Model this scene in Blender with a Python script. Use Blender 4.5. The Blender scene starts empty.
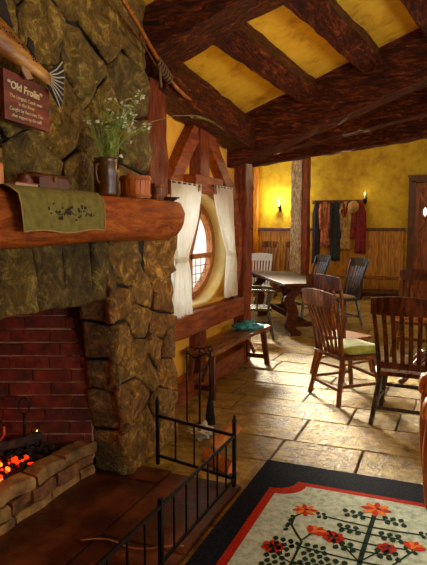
import bpy, bmesh, math, random
from mathutils import Vector, Matrix, noise
random.seed(7)
PI = math.pi
sc = bpy.context.scene
COL = sc.collection

# ------------------------------------------------------------------ camera
F = 575.0
PITCH = math.atan(57.5 / F); YAW = math.radians(22.5); EYE = 1.6
cd = bpy.data.cameras.new('camera'); cam = bpy.data.objects.new('camera', cd); COL.objects.link(cam)
cd.sensor_fit = 'VERTICAL'; cd.sensor_height = 36; cd.lens = F / 565 * 36; cd.clip_start = 0.02
cam.location = (0, 0, EYE); cam.rotation_euler = (PI / 2 - PITCH, 0, YAW)
sc.camera = cam
sc.view_settings.view_transform = 'Standard'
try: sc.view_settings.look = 'None'
except Exception: pass
sc.view_settings.exposure = 0.0; sc.view_settings.gamma = 1.0; sc.view_settings.use_curve_mapping = False

# ------------------------------------------------------------------ materials
def lin(c):
    return tuple(((v / 255) / 12.92 if v / 255 <= .04045 else ((v / 255 + .055) / 1.055) ** 2.4) for v in c) + (1,)

def newmat(name):
    m = bpy.data.materials.new(name); m.use_nodes = True
    return m, m.node_tree, m.node_tree.nodes['Principled BSDF']

def mat(name, cols, scale=4, stretch=(1, 1, 1), rough=.6, bump=.3, bscale=None, detail=6, metal=0, spec=.5, attr=None, pos=(.3, .5, .7), nrough=.62, dist=0.01, coord='Object', sheen=0, rvar=0, distort=0):
    m, nt, b = newmat(name); N = nt.nodes; L = nt.links
    tc = N.new('ShaderNodeTexCoord'); mp = N.new('ShaderNodeMapping'); mp.inputs['Scale'].default_value = stretch
    L.new(tc.outputs[coord], mp.inputs['Vector'])
    n = N.new('ShaderNodeTexNoise'); n.inputs['Scale'].default_value = scale; n.inputs['Detail'].default_value = detail
    n.inputs['Roughness'].default_value = nrough; n.inputs['Distortion'].default_value = distort
    L.new(mp.outputs[0], n.inputs['Vector'])
    r = N.new('ShaderNodeValToRGB'); L.new(n.outputs['Fac'], r.inputs['Fac'])
    e = r.color_ramp.elements
    while len(e) < len(cols): e.new(.5)
    for i, c in enumerate(cols):
        e[i].position = pos[i] if len(cols) == len(pos) else .3 + .4 * i / max(1, len(cols) - 1)
        e[i].color = lin(c)
    out = r.outputs['Color']
    if attr:
        a = N.new('ShaderNodeAttribute'); a.attribute_name = 'tint'
        mx = N.new('ShaderNodeMix'); mx.data_type = 'RGBA'; mx.blend_type = 'MULTIPLY'; mx.inputs['Factor'].default_value = 1
        L.new(out, mx.inputs[6]); L.new(a.outputs['Color'], mx.inputs[7]); out = mx.outputs[2]
    L.new(out, b.inputs['Base Color'])
    b.inputs['Roughness'].default_value = rough; b.inputs['Metallic'].default_value = metal
    b.inputs['Specular IOR Level'].default_value = spec
    if rvar:
        mr = N.new('ShaderNodeMapRange'); mr.inputs['To Min'].default_value = rough - rvar; mr.inputs['To Max'].default_value = rough + rvar
        L.new(n.outputs['Fac'], mr.inputs['Value']); mr.inputs['From Min'].default_value = .3; mr.inputs['From Max'].default_value = .7
        L.new(mr.outputs[0], b.inputs['Roughness'])
    if sheen: b.inputs['Sheen Weight'].default_value = sheen
    if bump:
        n2 = N.new('ShaderNodeTexNoise'); n2.inputs['Scale'].default_value = bscale or scale * 2.5; n2.inputs['Detail'].default_value = 8
        n2.inputs['Roughness'].default_value = .65
        L.new(mp.outputs[0], n2.inputs['Vector'])
        bp = N.new('ShaderNodeBump'); bp.inputs['Strength'].default_value = bump; bp.inputs['Distance'].default_value = dist
        L.new(n2.outputs['Fac'], bp.inputs['Height']); L.new(bp.outputs[0], b.inputs['Normal'])
    return m

def emis(name, col, strength):
    m, nt, b = newmat(name)
    b.inputs['Base Color'].default_value = lin(col); b.inputs['Emission Color'].default_value = lin(col); b.inputs['Emission Strength'].default_value = strength
    return m

def flat(name, col, rough=.6, metal=0, spec=.5):
    return mat(name, [tuple(int(v * .82) for v in col), col], scale=18, rough=rough, metal=metal, spec=spec, bump=.15, pos=(.35, .65))

M = {}
BC = [(18, 5, 1), (98, 38, 6), (222, 122, 40)]
M['beam_x'] = mat('beam wood along x', BC, scale=9, detail=12, stretch=(.5, 2.6, 2.6), rough=.5, bump=1, dist=.07, spec=.25, distort=1.2, nrough=.78, pos=(.37, .53, .74))
M['beam_y'] = mat('beam wood along y', BC, scale=9, detail=12, stretch=(2.6, .5, 2.6), rough=.5, bump=1, dist=.07, spec=.25, distort=1.2, nrough=.78, pos=(.37, .53, .74))
M['beam_z'] = mat('beam wood upright', [(50, 15, 1), (124, 50, 8), (180, 92, 24)], scale=8, detail=10, stretch=(3, 3, .5), rough=.45, bump=1, dist=.03, distort=1.2, spec=.25, nrough=.75)
M['frame_y'] = mat('frame wood along y', [(70, 24, 4), (136, 60, 14), (176, 92, 28)], scale=8, stretch=(3, .5, 3), rough=.45, bump=.7, dist=.012, distort=.8)
M['column'] = mat('lit pale rough column wood', [(84, 54, 26), (180, 140, 90), (236, 212, 166)], scale=16, stretch=(2.2, 2.2, .5), rough=.6, bump=1, dist=.03, distort=1.5)  # pale tone holds the window light falling on the column
M['mantel'] = mat('mantel wood', [(74, 26, 3), (150, 68, 10), (196, 110, 30)], scale=5, detail=12, stretch=(3, .6, 3), rough=.5, bump=.8, dist=.03, distort=1.6, spec=.25, nrough=.72)
M['plaster'] = mat('yellow ochre plaster', [(172, 126, 8), (206, 168, 26), (224, 192, 52)], scale=3.2, detail=13, nrough=.7, rough=.8, bump=.5, bscale=9, dist=.01, pos=(.33, .52, .72))
M['plaster_c'] = mat('amber ceiling plaster', [(166, 112, 14), (220, 170, 32), (234, 194, 56)], scale=3.4, detail=13, nrough=.7, rough=.75, bump=.5, bscale=9, dist=.01, pos=(.33, .48, .68))
M['plaster_w'] = mat('orange plaster panel', [(206, 130, 20), (230, 164, 40), (238, 184, 60)], scale=3, detail=8, rough=.75, bump=.4, bscale=10, dist=.008)
M['reveal'] = mat('cream painted reveal', [(226, 196, 110), (246, 226, 160)], scale=3, rough=.45, bump=.2)
M['stone'] = mat('chimney stone', [(30, 22, 4), (126, 98, 34), (250, 214, 116)], scale=11, detail=15, rough=.5, bump=1, bscale=22, dist=.06, attr=1, pos=(.36, .52, .70), distort=.9, nrough=.82)
M['mortar'] = mat('dark mortar', [(14, 10, 4), (36, 28, 12)], scale=10, rough=.9, bump=.8, dist=.02)
M['brick'] = mat('firebox brick', [(36, 9, 4), (84, 24, 10), (116, 42, 20)], scale=12, rough=.7, bump=.8, dist=.012, attr=1)
M['brickmortar'] = mat('sooty brick mortar', [(60, 30, 20), (190, 150, 120)], scale=7, rough=.9, bump=.6)
M['curb'] = mat('hearth curb stone', [(84, 56, 28), (152, 112, 58), (196, 156, 92)], scale=9, detail=10, rough=.65, bump=1, dist=.02, attr=1)
M['tile'] = mat('floor flagstone', [(92, 60, 12), (172, 134, 48), (224, 194, 106)], scale=7, detail=15, rough=.5, bump=1, bscale=16, dist=.05, attr=1, pos=(.33, .52, .72), rvar=.12, spec=.4, nrough=.75, distort=.5)
M['grout'] = mat('floor grout', [(40, 28, 10), (90, 68, 32)], scale=10, rough=.85)
M['hearth'] = mat('dark hearth flag', [(28, 8, 2), (76, 30, 8), (124, 60, 20)], scale=3.5, detail=10, rough=.4, bump=.8, bscale=9, dist=.012, attr=1, rvar=.12)
M['panel'] = mat('pine wall panelling', [(112, 60, 6), (200, 128, 22), (232, 168, 44)], scale=5, stretch=(3.5, 3.5, .45), rough=.5, bump=.4, attr=1, distort=2)
M['darkwood'] = mat('dark trim wood', [(48, 22, 10), (88, 42, 18), (116, 60, 28)], scale=8, stretch=(2, 2, .6), rough=.4, bump=.4)
M['door'] = mat('door wood', [(86, 38, 14), (140, 70, 26), (172, 96, 40)], scale=6, stretch=(3, 3, .5), rough=.4, bump=.4, distort=1)
def wood(name, a, b, c, rough=.35, st=(2.5, 2.5, .6)):
    return mat(name, [a, b, c], scale=10, stretch=st, rough=rough, bump=.5, dist=.01, distort=1, rvar=.08, spec=.35, nrough=.72)
M['chair_brown'] = wood('reddish brown chair wood', (44, 19, 3), (106, 54, 12), (182, 112, 40))
M['chair_red'] = wood('mahogany chair wood', (28, 10, 2), (72, 30, 7), (128, 64, 20), .3)
M['chair_gold'] = wood('golden chair wood', (104, 50, 12), (160, 90, 28), (200, 130, 52))
M['chair_dark'] = wood('blackish worn chair wood', (30, 24, 22), (54, 44, 38), (86, 72, 60), .25)
M['chair_sheen'] = wood('grey sheen chair wood', (54, 52, 52), (94, 92, 92), (140, 140, 142), .25)  # window sheen on dark chairs, painted as grey wood
M['chair_white'] = wood('white chair wood', (206, 208, 206), (232, 234, 234), (244, 246, 246), .35)  # near-white tone over the whole chair
M['table'] = wood('oak table wood', (30, 12, 2), (66, 30, 6), (104, 54, 15), .6, (3, .7, 3))
M['table'].node_tree.nodes['Principled BSDF'].inputs['Specular IOR Level'].default_value = .12
M['bench'] = wood('worn bench wood', (56, 24, 8), (116, 62, 24), (170, 112, 60), .3, (3, .5, 3))
M['armchair'] = wood('orange oak armchair wood', (120, 50, 8), (178, 90, 20), (210, 126, 44), .35)
M['iron'] = mat('black wrought iron', [(10, 9, 8), (26, 23, 20)], scale=30, rough=.42, metal=.6, bump=.4, dist=.002)
M['green_cloth'] = mat('olive green cushion cloth', [(112, 112, 20), (156, 156, 40), (190, 186, 66)], scale=12, rough=.85, bump=.6, sheen=.3)
M['tan_cloth'] = mat('mustard seat pad cloth', [(120, 92, 28), (168, 132, 52)], scale=12, rough=.85, bump=.5, sheen=.2)
M['curtain'] = mat('thin cream curtain', [(214, 206, 180), (240, 234, 214)], scale=10, rough=.8, bump=.2)
_b = M['curtain'].node_tree.nodes['Principled BSDF']; _b.inputs['Transmission Weight'].default_value = 0
_b.inputs['Subsurface Weight'].default_value = .0
# thin cloth lets daylight through
_nt = M['curtain'].node_tree; _tr = _nt.nodes.new('ShaderNodeBsdfTranslucent'); _tr.inputs['Color'].default_value = lin((240, 234, 214))
_mx = _nt.nodes.new('ShaderNodeMixShader'); _mx.inputs[0].default_value = .45
_o = _nt.nodes['Material Output']; _nt.links.new(_b.outputs[0], _mx.inputs[1]); _nt.links.new(_tr.outputs[0], _mx.inputs[2]); _nt.links.new(_mx.outputs[0], _o.inputs[0])
M['runner'] = mat('olive linen', [(88, 80, 26), (124, 112, 44)], scale=30, rough=.9, bump=.5, dist=.002)
M['runner_edge'] = flat('pale stitched hem', (176, 140, 84), .8)
M['ink'] = flat('dark embroidery', (26, 16, 10), .8)
M['sign'] = mat('red brown sign board', [(60, 16, 5), (104, 34, 12), (140, 56, 22)], scale=7, stretch=(3, .6, 3), rough=.4, bump=.3)
M['letters'] = flat('cream paint', (232, 214, 160), .5)
M['glass'] = newmat('window glass')[0]
_g = M['glass'].node_tree; _gb = _g.nodes['Principled BSDF']; _gl = _g.nodes.new('ShaderNodeBsdfTransparent'); _gs = _g.nodes.new('ShaderNodeBsdfGlossy'); _gs.inputs['Roughness'].default_value = .05
_gm = _g.nodes.new('ShaderNodeMixShader'); _gm.inputs[0].default_value = .08
_g.links.new(_gl.outputs[0], _gm.inputs[1]); _g.links.new(_gs.outputs[0], _gm.inputs[2]); _g.links.new(_gm.outputs[0], _g.nodes['Material Output'].inputs[0])
M['lampglass'] = M['glass']
M['ember'] = None

# ------------------------------------------------------------------ mesh builder
def frame_of(d, upv=Vector((0, 0, 1))):
    d = d.normalized()
    if abs(d.dot(upv)) > .98: upv = Vector((0, 1, 0))
    s = d.cross(upv).normalized(); u = s.cross(d).normalized()
    return s, u

class MB:
    def __init__(s): s.v = []; s.f = []; s.t = []; s.mi = []; s.tint = (1, 1, 1); s.m = 0; s.sm = []; s.smooth = False
    def add(s, vs, fs):
        o = len(s.v); s.v += [tuple(p) for p in vs]
        for f in fs: s.f.append(tuple(i + o for i in f)); s.t.append(s.tint); s.mi.append(s.m); s.sm.append(s.smooth)
    def loft(s, rings, cap=True, closed=True):
        n = len(rings[0]); vs = [p for r in rings for p in r]; fs = []
        for i in range(len(rings) - 1):
            for j in range(n if closed else n - 1):
                k = (j + 1) % n; fs.append((i * n + j, i * n + k, (i + 1) * n + k, (i + 1) * n + j))
        if cap and closed: fs.append(tuple(range(n))[::-1]); fs.append(tuple(range((len(rings) - 1) * n, len(rings) * n)))
        s.add(vs, fs)
    def bar(s, a, b, w, h, up=(0, 0, 1), w2=None, h2=None, ch=.12, seg=1, amp=0, seed=0, bend=None):
        a = Vector(a); b = Vector(b); sd, u = frame_of(b - a, Vector(up)); w2 = w if w2 is None else w2; h2 = h if h2 is None else h2
        rings = []
        for i in range(seg + 1):
            t = i / seg; c = a.lerp(b, t); W = (w + (w2 - w) * t) / 2; Hh = (h + (h2 - h) * t) / 2; c_ = ch * min(W, Hh) * 2
            if bend: c = c + Vector(bend) * math.sin(PI * t)
            base = [(W - c_, Hh), (-(W - c_), Hh), (-W, Hh - c_), (-W, -(Hh - c_)), (-(W - c_), -Hh), (W - c_, -Hh), (W, -(Hh - c_)), (W, Hh - c_)]
            if amp:
                base2 = []
                for q in range(8):
                    p, r = base[q], base[(q + 1) % 8]; base2 += [p, ((p[0] + r[0]) / 2, (p[1] + r[1]) / 2)]
                base = base2
            r = []
            for x, y in base:
                p = c + sd * x + u * y
                if amp:
                    q = (p + Vector((seed * 3.1, 0, 0))) * 5.5
                    p = p + Vector((noise.noise(q), noise.noise(q + Vector((9, 0, 0))), noise.noise(q + Vector((0, 9, 0))))) * amp
                r.append(p)
            rings.append(r)
        s.loft(rings)
    def box(s, c, sz, rz=0, ch=.06):
        c = Vector(c); R = Matrix.Rotation(rz, 3, 'Z'); a = c - R @ Vector((sz[0] / 2, 0, 0)); b = c + R @ Vector((sz[0] / 2, 0, 0))
        s.bar(a, b, sz[1], sz[2], ch=ch)
    def tube(s, pts, r, n=8, r2=None, cap=True):
        pts = [Vector(p) for p in pts]; rings = []; L = len(pts); pu = None
        for i, p in enumerate(pts):
            d = (pts[min(i + 1, L - 1)] - pts[max(i - 1, 0)])
            if d.length < 1e-7: d = Vector((0, 0, 1))
            d.normalize()
            if pu is None: sd, u = frame_of(d)
            else:
                u = (pu - d * pu.dot(d)).normalized(); sd = d.cross(u)
            pu = u
            rr = r[i] if isinstance(r, (list, tuple)) else (r if r2 is None else r + (r2 - r) * i / max(1, L - 1))
            rings.append([p + sd * math.cos(2 * PI * j / n) * rr + u * math.sin(2 * PI * j / n) * rr for j in range(n)])
        sm = s.smooth; s.smooth = True; s.loft(rings, cap); s.smooth = sm
    def lathe(s, prof, c=(0, 0, 0), n=20, sx=1, sy=1):
        c = Vector(c); rings = [[c + Vector((math.cos(2 * PI * j / n) * r * sx, math.sin(2 * PI * j / n) * r * sy, z)) for j in range(n)] for r, z in prof]
        sm = s.smooth; s.smooth = True; s.loft(rings); s.smooth = sm
    def prism(s, outline, off):
        n = len(outline); a = [Vector(p) for p in outline]; o = Vector(off); b = [p + o for p in a]
        s.add(a + b, [tuple(range(n))[::-1], tuple(range(n, 2 * n))] + [(i, (i + 1) % n, n + (i + 1) % n, n + i) for i in range(n)])
    def blob(s, c, r, seed=0, amp=.25, fr=2.0, nu=12, nv=8, R=None):
        c = Vector(c); rings = []
        for i in range(nv + 1):
            th = PI * (i + .02) / (nv + .04); ring = []
            for j in range(nu):
                ph = 2 * PI * j / nu; d = Vector((math.sin(th) * math.cos(ph), math.sin(th) * math.sin(ph), math.cos(th)))
                k = 1 + amp * noise.noise(d * fr + Vector((seed * 1.7, seed, 0)))
                p = Vector((d.x * r[0], d.y * r[1], d.z * r[2])) * k
                if R: p = R @ p
                ring.append(c + p)
            rings.append(ring)
        s.loft(rings[::-1])
    def build(s, name, m, parent=None, smooth=None):
        me = bpy.data.meshes.new(name); me.from_pydata(s.v, [], s.f)
        ms = m if isinstance(m, list) else [m]
        for q in ms: me.materials.append(q)
        at = me.color_attributes.new('tint', 'FLOAT_COLOR', 'CORNER')
        k = 0
        for i, p in enumerate(me.polygons):
            p.material_index = s.mi[i]; p.use_smooth = s.sm[i] if smooth is None else smooth
            for _ in range(p.loop_total): at.data[k].color = tuple(s.t[i]) + (1,); k += 1
        bm = bmesh.new(); bm.from_mesh(me); bmesh.ops.recalc_face_normals(bm, faces=bm.faces); bm.to_mesh(me); bm.free()
        o = bpy.data.objects.new(name, me); COL.objects.link(o)
        if parent: o.parent = parent
        return o

def tag(o, label=None, cat=None, group=None, kind=None):
    if label: o['label'] = label
    if cat: o['category'] = cat
    if group: o['group'] = group
    if kind: o['kind'] = kind
    return o
def thing(name, label, cat, loc=(0, 0, 0), rz=0, group=None, scale=1):
    o = bpy.data.objects.new(name, None); COL.objects.link(o); o.location = loc; o.rotation_euler = (0, 0, rz); o.scale = (scale,) * 3
    o.empty_display_size = .1
    return tag(o, label, cat, group)
def copy_thing(root, label, loc, rz, scale=1, group=None, mats=None):
    r = root.copy(); COL.objects.link(r); r.location = loc; r.rotation_euler = (0, 0, rz); r.scale = (scale,) * 3; r['label'] = label
    if group: r['group'] = group
    for ch in list(root.children):
        c = ch.copy(); COL.objects.link(c); c.parent = r
        if mats:
            c.data = ch.data.copy(); c.data.materials[0] = mats(ch.name)
        for g in list(ch.children):
            d = g.copy(); COL.objects.link(d); d.parent = c
    return r
def struct(name, mb, m, parent=None, smooth=None):
    o = mb.build(name, m, parent, smooth)
    if not parent: o['kind'] = 'structure'
    return o

# ------------------------------------------------------------------ setting: floor
def ceil_z(x, y):
    z = 2.77 + .38 * (min(x, 1.5) + 2.12) - .09 * (min(y, 6.3) - 6)
    if x > 1.5: z -= .3 * (x - 1.5)
    return z
XR, YB, YW = 3.8, -1.6, 13.3
fl = MB(); fl.m = 0; fl.box((-.4, 5.9, -.045), (9.2, 15.6, .07))
fl.m = 1
rows = [-1.6, -1.1, -.6, -.12, .35, .85, 1.3, 1.8, 2.25, 2.72, 3.18, 3.63, 4.06, 4.56, 5.02, 5.5, 6.0, 6.45, 6.95, 7.45, 8.0, 8.5, 9.1, 9.6, 10.2, 10.8, 11.4, 12.0, 12.6, 13.3]
fixed = {11: [-2.3, -1.1, -.525, .2], 12: [-2.2, -1.03, .05], 13: [-1.75, -.72, -.35, .3], 14: [-1.9, -1.2, -.25]}
random.seed(3)
for i in range(len(rows) - 1):
    y0, y1 = rows[i], rows[i + 1]
    if i in fixed:
        js = [-4.6, -3.4] + fixed[i] + [1.1, 2.1, 3.1, 4.0]
    else:
        js = [-4.6]; 
        while js[-1] < 4: js.append(js[-1] + random.uniform(.45, 1.15))
    for a, b in zip(js[:-1], js[1:]):
        g = .005; k = random.uniform(.82, 1.08); w = random.uniform(-.05, .05)
        fl.tint = (k * (1 + w), k, k * (1 - w)); top = random.uniform(0, .004)
        xa, xb, ya, yb = a + g, b - g, y0 + g, y1 - g; e = .007; n = 6
        ring = []; inner = []
        def edge(x0_, y0_, x1_, y1_, nn):
            return [(x0_ + (x1_ - x0_) * t / nn, y0_ + (y1_ - y0_) * t / nn) for t in range(nn)]
        pts = edge(xa, ya, xb, ya, n) + edge(xb, ya, xb, yb, n) + edge(xb, yb, xa, yb, n) + edge(xa, yb, xa, ya, n)
        cx, cy = (xa + xb) / 2, (ya + yb) / 2
        lo = []; mi_ = []
        for (x, y) in pts:
            q = Vector((x * 6, y * 6, i)); dx = noise.noise(q) * .008; dy = noise.noise(q + Vector((5, 5, 0))) * .008
            X, Y_ = x + dx, y + dy
            lo.append((X, Y_, -.012)); sx = e if X < cx else -e; sy = e if Y_ < cy else -e
            mi_.append((X + sx, Y_ + sy, top - .002 + .004 * noise.noise(q * .5)))
        m_ = len(pts); fl.add(lo + mi_ , [(t, (t + 1) % m_, m_ + (t + 1) % m_, m_ + t) for t in range(m_)] + [tuple(range(m_, 2 * m_))])
struct('floor', fl, [M['grout'], M['tile']])

# hearth slab in front of the fire (darker, lower flagstones)
hs = MB(); random.seed(5)
for (x0, x1, y0, y1) in [(-2.08, -1.62, .2, 1.55), (-2.08, -1.62, 1.57, 2.98), (-1.60, -1.14, .2, 1.1), (-1.60, -1.14, 1.12, 2.36), (-1.60, -1.14, 2.38, 3.16), (-1.83, -1.62, 3.0, 3.2)]:
    k = random.uniform(.7, 1.1); hs.tint = (k, k, k); hs.box(((x0 + x1) / 2, (y0 + y1) / 2, .008), (x1 - x0, y1 - y0, .03), ch=.18)
hs.tint = (.4, .4, .4); hs.box((-1.61, 1.7, .003), (.95, 2.96, .026))
struct('trim_1', hs, M['hearth'])

# ------------------------------------------------------------------ setting: walls
# oval opening in the left wall
WC = (4.95, 1.36); WR = (.9, .56); ZB = .84
def oval(y, z, ry, rz, zb, n=48):
    pts = []
    for i in range(n):
        a = 2 * PI * i / n; py = y + ry * math.cos(a); pz = z + rz * math.copysign(abs(math.sin(a)) ** .92, math.sin(a))
        pts.append((py, max(pz, zb)))
    return pts
OUT = oval(WC[0], WC[1], WR[0], WR[1], ZB)
wl = MB()
y0, y1, z0, z1 = 3.7, 6.42, 0, 3.1
rect = []
for (py, pz) in OUT:   # ray from centre to the rectangle edge
    dy, dz = py - WC[0], pz - WC[1]; t = 1e9
    if dy > 1e-6: t = min(t, (y1 - WC[0]) / dy)
    if dy < -1e-6: t = min(t, (y0 - WC[0]) / dy)
    if dz > 1e-6: t = min(t, (z1 - WC[1]) / dz)
    if dz < -1e-6: t = min(t, (z0 - WC[1]) / dz)
    rect.append((WC[0] + dy * t, WC[1] + dz * t))
def corner_fix(r):
    for c in ((y0, z0), (y0, z1), (y1, z0), (y1, z1)):
        i = min(range(len(r)), key=lambda k: (r[k][0] - c[0]) ** 2 + (r[k][1] - c[1]) ** 2); r[i] = c
corner_fix(rect)
n = len(OUT)
for xx in (-2.3, -2.49):
    wl.add([(xx, a, b) for a, b in OUT] + [(xx, a, b) for a, b in rect], [(i, (i + 1) % n, n + (i + 1) % n, n + i) for i in range(n)])
wl.add([(-2.3, a, b) for a, b in rect] + [(-2.49, a, b) for a, b in rect], [(i, (i + 1) % n, n + (i + 1) % n, n + i) for i in range(n)])
struct('wall_left', wl, M['plaster_w'])
rv = MB(); rv.smooth = True    # cream reveal, a rounded lip and the tunnel
rv.loft([[(x, WC[0] + (a - WC[0]) * k, WC[1] + (b - WC[1]) * k) for a, b in OUT] for x, k in ((-2.485, .98), (-2.45, .985), (-2.33, .99), (-2.275, 1.0), (-2.262, 1.02), (-2.27, 1.05), (-2.3, 1.06))], cap=False)
struct('trim_2', rv, M['reveal'])
w = MB(); w.box((-3.5, 1.05, 1.7), (.2, 5.4, 3.6)); w.box((-2.95, 3.85, 1.6), (1.0, .2, 3.2));  struct('wall_left_near', w, M['mortar'])
bw = MB(); bw.box((-.4, YW + .1, 2.1), (9.2, .2, 4.6)); struct('wall_back', bw, M['plaster'])
# recess on the left beyond the post, with a window opening
rw = MB(); xx = -4.5
for (ya, yb, za, zb) in [(6.3, 9.4, 0, 4.2), (12.9, YW, 0, 4.2), (9.4, 12.9, 0, 1.5), (9.4, 12.9, 3.15, 4.2)]: rw.box((xx - .1, (ya + yb) / 2, (za + zb) / 2), (.2, yb - ya, zb - za), ch=.001)
rw.box((-3.45, 6.35, 2.1), (2.3, .16, 4.2), ch=.001)
struct('wall_recess', rw, M['plaster'])
ex = MB(); ex.box((-3.62, 6.24, 1.6), (2.0, .05, 3.4), ch=.001); struct('wall_white_panel', ex, flat('added white panel outside', (236, 238, 236), .8))  # white panel added so the view through the oval window reads bright
rr = MB()  # unseen right wall; window openings added to admit fill daylight
for (ya, yb, za, zb) in [(YB, .6, 0, 4.2), (2.4, 3.6, 0, 4.2), (5.6, 7.4, 0, 4.2), (9.4, YW, 0, 4.2), (.6, 2.4, 0, .9), (.6, 2.4, 2.3, 4.2), (3.6, 5.6, 0, .9), (3.6, 5.6, 2.3, 4.2), (7.4, 9.4, 0, .9), (7.4, 9.4, 2.3, 4.2)]:
    rr.box((XR + .1, (ya + yb) / 2, (za + zb) / 2), (.2, yb - ya, zb - za), ch=.001)
struct('wall_right', rr, M['plaster'])
ww = MB()
for k, (ya, yb) in enumerate([(.6, 2.4), (3.6, 5.6), (7.4, 9.4)]):
    for q in range(4): yy = ya + (yb - ya) * q / 3; ww.box((XR + .1, yy, 1.6), (.06, .05, 1.4))
    for z in (.9, 1.6, 2.3): ww.box((XR + .1, (ya + yb) / 2, z), (.06, yb - ya, .05))
for q in range(5): ww.box((xx - .1, 9.4 + 3.5 * q / 4, 2.32), (.06, .05, 1.7))
struct('trim_3', ww, M['darkwood'])
rb = MB(); rb.box((.1, YB - .1, 2.1), (7.6, .2, 4.2)); struct('wall_rear', rb, M['plaster'])

# ceiling
cm = MB()
xs = [-2.6 + .4 * i for i in range(17)]; ys = [YB + (6.3 - YB) * i / 12 for i in range(13)]
for th in (0, .12):
    cm.add([(x, y, ceil_z(x, y) + th) for x in xs for y in ys], [(i * 13 + j, i * 13 + j + 1, (i + 1) * 13 + j + 1, (i + 1) * 13 + j) for i in range(16) for j in range(12)])
struct('ceiling', cm, M['plaster_c'])
cf = MB()
for a, b in [(-4.7, 4.0)]:
    cf.add([(a, 6.3, 3.35), (b, 6.3, 4.3), (b, YW, 4.3), (a, YW, 3.35), (a, 6.3, 3.45), (b, 6.3, 4.4), (b, YW, 4.4), (a, YW, 3.45)], [(0, 1, 2, 3), (4, 5, 6, 7), (0, 1, 5, 4), (1, 2, 6, 5), (2, 3, 7, 6), (3, 0, 4, 7)])
cf.add([(-2.6, 6.3, 2.5), (1.5, 6.3, 4.0), (4, 6.3, 3.2), (4, 6.3, 4.4), (-2.6, 6.3, 3.6)], [(0, 1, 2, 3, 4)])
struct('ceiling_far', cf, M['plaster_c'])

# ------------------------------------------------------------------ beams and posts
def hewn(name, a, b, w_, h_, m, amp=.018, seg=26, seed=1, up=(0, 0, 1), **k):
    q = MB(); q.bar(a, b, w_, h_, up=up, seg=seg, amp=amp, seed=seed, ch=.05, **k); return struct(name, q, M[m])
# near cross beam (bottom follows the roof slope)
def slope_beam(name, yc, wid, xa, za, xb, zb, hgt, seed, amp=.02):
    d = Vector((xb - xa, 0, zb - za)).normalized(); nrm = Vector((-d.z, 0, d.x))
    hewn(name, Vector((xa, yc, za)) + nrm * hgt / 2, Vector((xb, yc, zb)) + nrm * hgt / 2, wid, hgt, 'beam_x', amp, 34, seed, up=tuple(nrm))
slope_beam('trim_4', 3.74, .42, -2.25, 2.62, 1.5, 4.19, .5, 1, .022)
slope_beam('trim_5', 6.11, .36, -2.32, 2.22, 1.5, 3.66, .56, 2, .022)
hewn('trim_6', (-2.13, 3.9, 2.74), (-2.13, 6.1, 2.54), .3, .3, 'beam_y', seed=3)      # wall plate
for k, (xa, ya, xb, yb) in enumerate([(-1.66, 3.9, -1.43, 6.0), (-1.12, 3.9, -.80, 6.0), (-.52, 3.9, -.2, 6.0), (.1, 3.9, .4, 6.0)]):
    hewn('trim_%d' % (7 + k), (xa, ya, ceil_z(xa, ya) - .05), (xb, yb, ceil_z(xb, yb) - .05), .23, .22, 'beam_y', seed=5 + k, up=(-.36, 0, 1))
hewn('trim_11', (-2.19, 3.87, 0), (-2.19, 3.87, 2.66), .3, .3, 'beam_z', seed=11)       # post by chimney
hewn('trim_12', (-2.345, 6.28, 0), (-2.33, 6.28, 2.3), .35, .24, 'beam_z', seed=12)      # post by the window
hewn('trim_13', (-3.17, 12.5, 0), (-3.17, 12.5, 3.4), .24, .3, 'column', seed=13, amp=.02, seg=40) # rough column, its window-lit side painted pale
hewn('trim_41', (-2.98, 12.5, 0), (-2.98, 12.5, 3.4), .12, .26, 'beam_z', seed=14)     # dark bar standing for the column's shaded right face
hewn('trim_14', (-2.9, 8.5, 2.66), (1.8, 8.5, 3.21), .25, .34, 'beam_x', seed=15, seg=44, amp=.03)
hewn('trim_15', (-2.6, 7.2, 2.56), (1.8, 7.2, 3.44), .24, .3, 'beam_x', seed=16, seg=44, amp=.03)
hewn('trim_16', (-4.6, 10.6, 3.12), (2.5, 10.6, 3.62), .25, .26, 'beam_x', seed=17)
hewn('trim_17', (-2.9, 8.5, 2.62), (-4.6, 8.5, 2.62), .25, .24, 'beam_x', seed=18)
hewn('trim_18', (-2.6, 7.6, 2.85), (2.2, 7.7, 3.75), .24, .4, 'beam_x', seed=19, seg=44, amp=.04)
for k, x in enumerate((-.98, -.75, -.3)):
    q = MB(); q.blob((x, 7.2, 2.95 + .2 * (x + .9)), (.13, .12, .13), seed=k, amp=.8, fr=2.5, nu=16, nv=12); q.smooth = False; struct('trim_%d' % (19 + k), q, M['beam_x'], smooth=True)

# timber framing round the oval window (lies on wall_left)
def tim(name, a, b, w_, seed, m='frame_y', d=.12):
    hewn(name, a, b, w_, d, m, amp=.012, seg=14, seed=seed, up=(1, 0, 0))
tim('trim_22', (-2.26, 4.42, 1.92), (-2.26, 5.02, 2.55), .17, 21, 'frame_y')
tim('trim_23', (-2.26, 5.98, 1.86), (-2.26, 5.12, 2.55), .17, 22, 'frame_y')
tim('trim_24', (-2.24, 5.06, 1.95), (-2.24, 5.06, 2.6), .2, 23, 'beam_z')
tim('trim_25', (-2.24, 4.82, 1.98), (-2.24, 5.5, 1.98), .16, 24, 'frame_y', .14)
tim('trim_26', (-2.25, 3.95, .69), (-2.25, 6.2, .69), .2, 25, 'frame_y', .16)
tim('trim_27', (-2.26, 5.94, 1.9), (-2.26, 6.2, 1.35), .13, 26, 'frame_y')
tim('trim_28', (-2.25, 5.02, 0), (-2.25, 5.02, .62), .16, 27, 'beam_z')
tim('trim_29', (-2.25, 3.95, .1), (-2.25, 6.2, .1), .2, 28, 'frame_y', .16)
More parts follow.
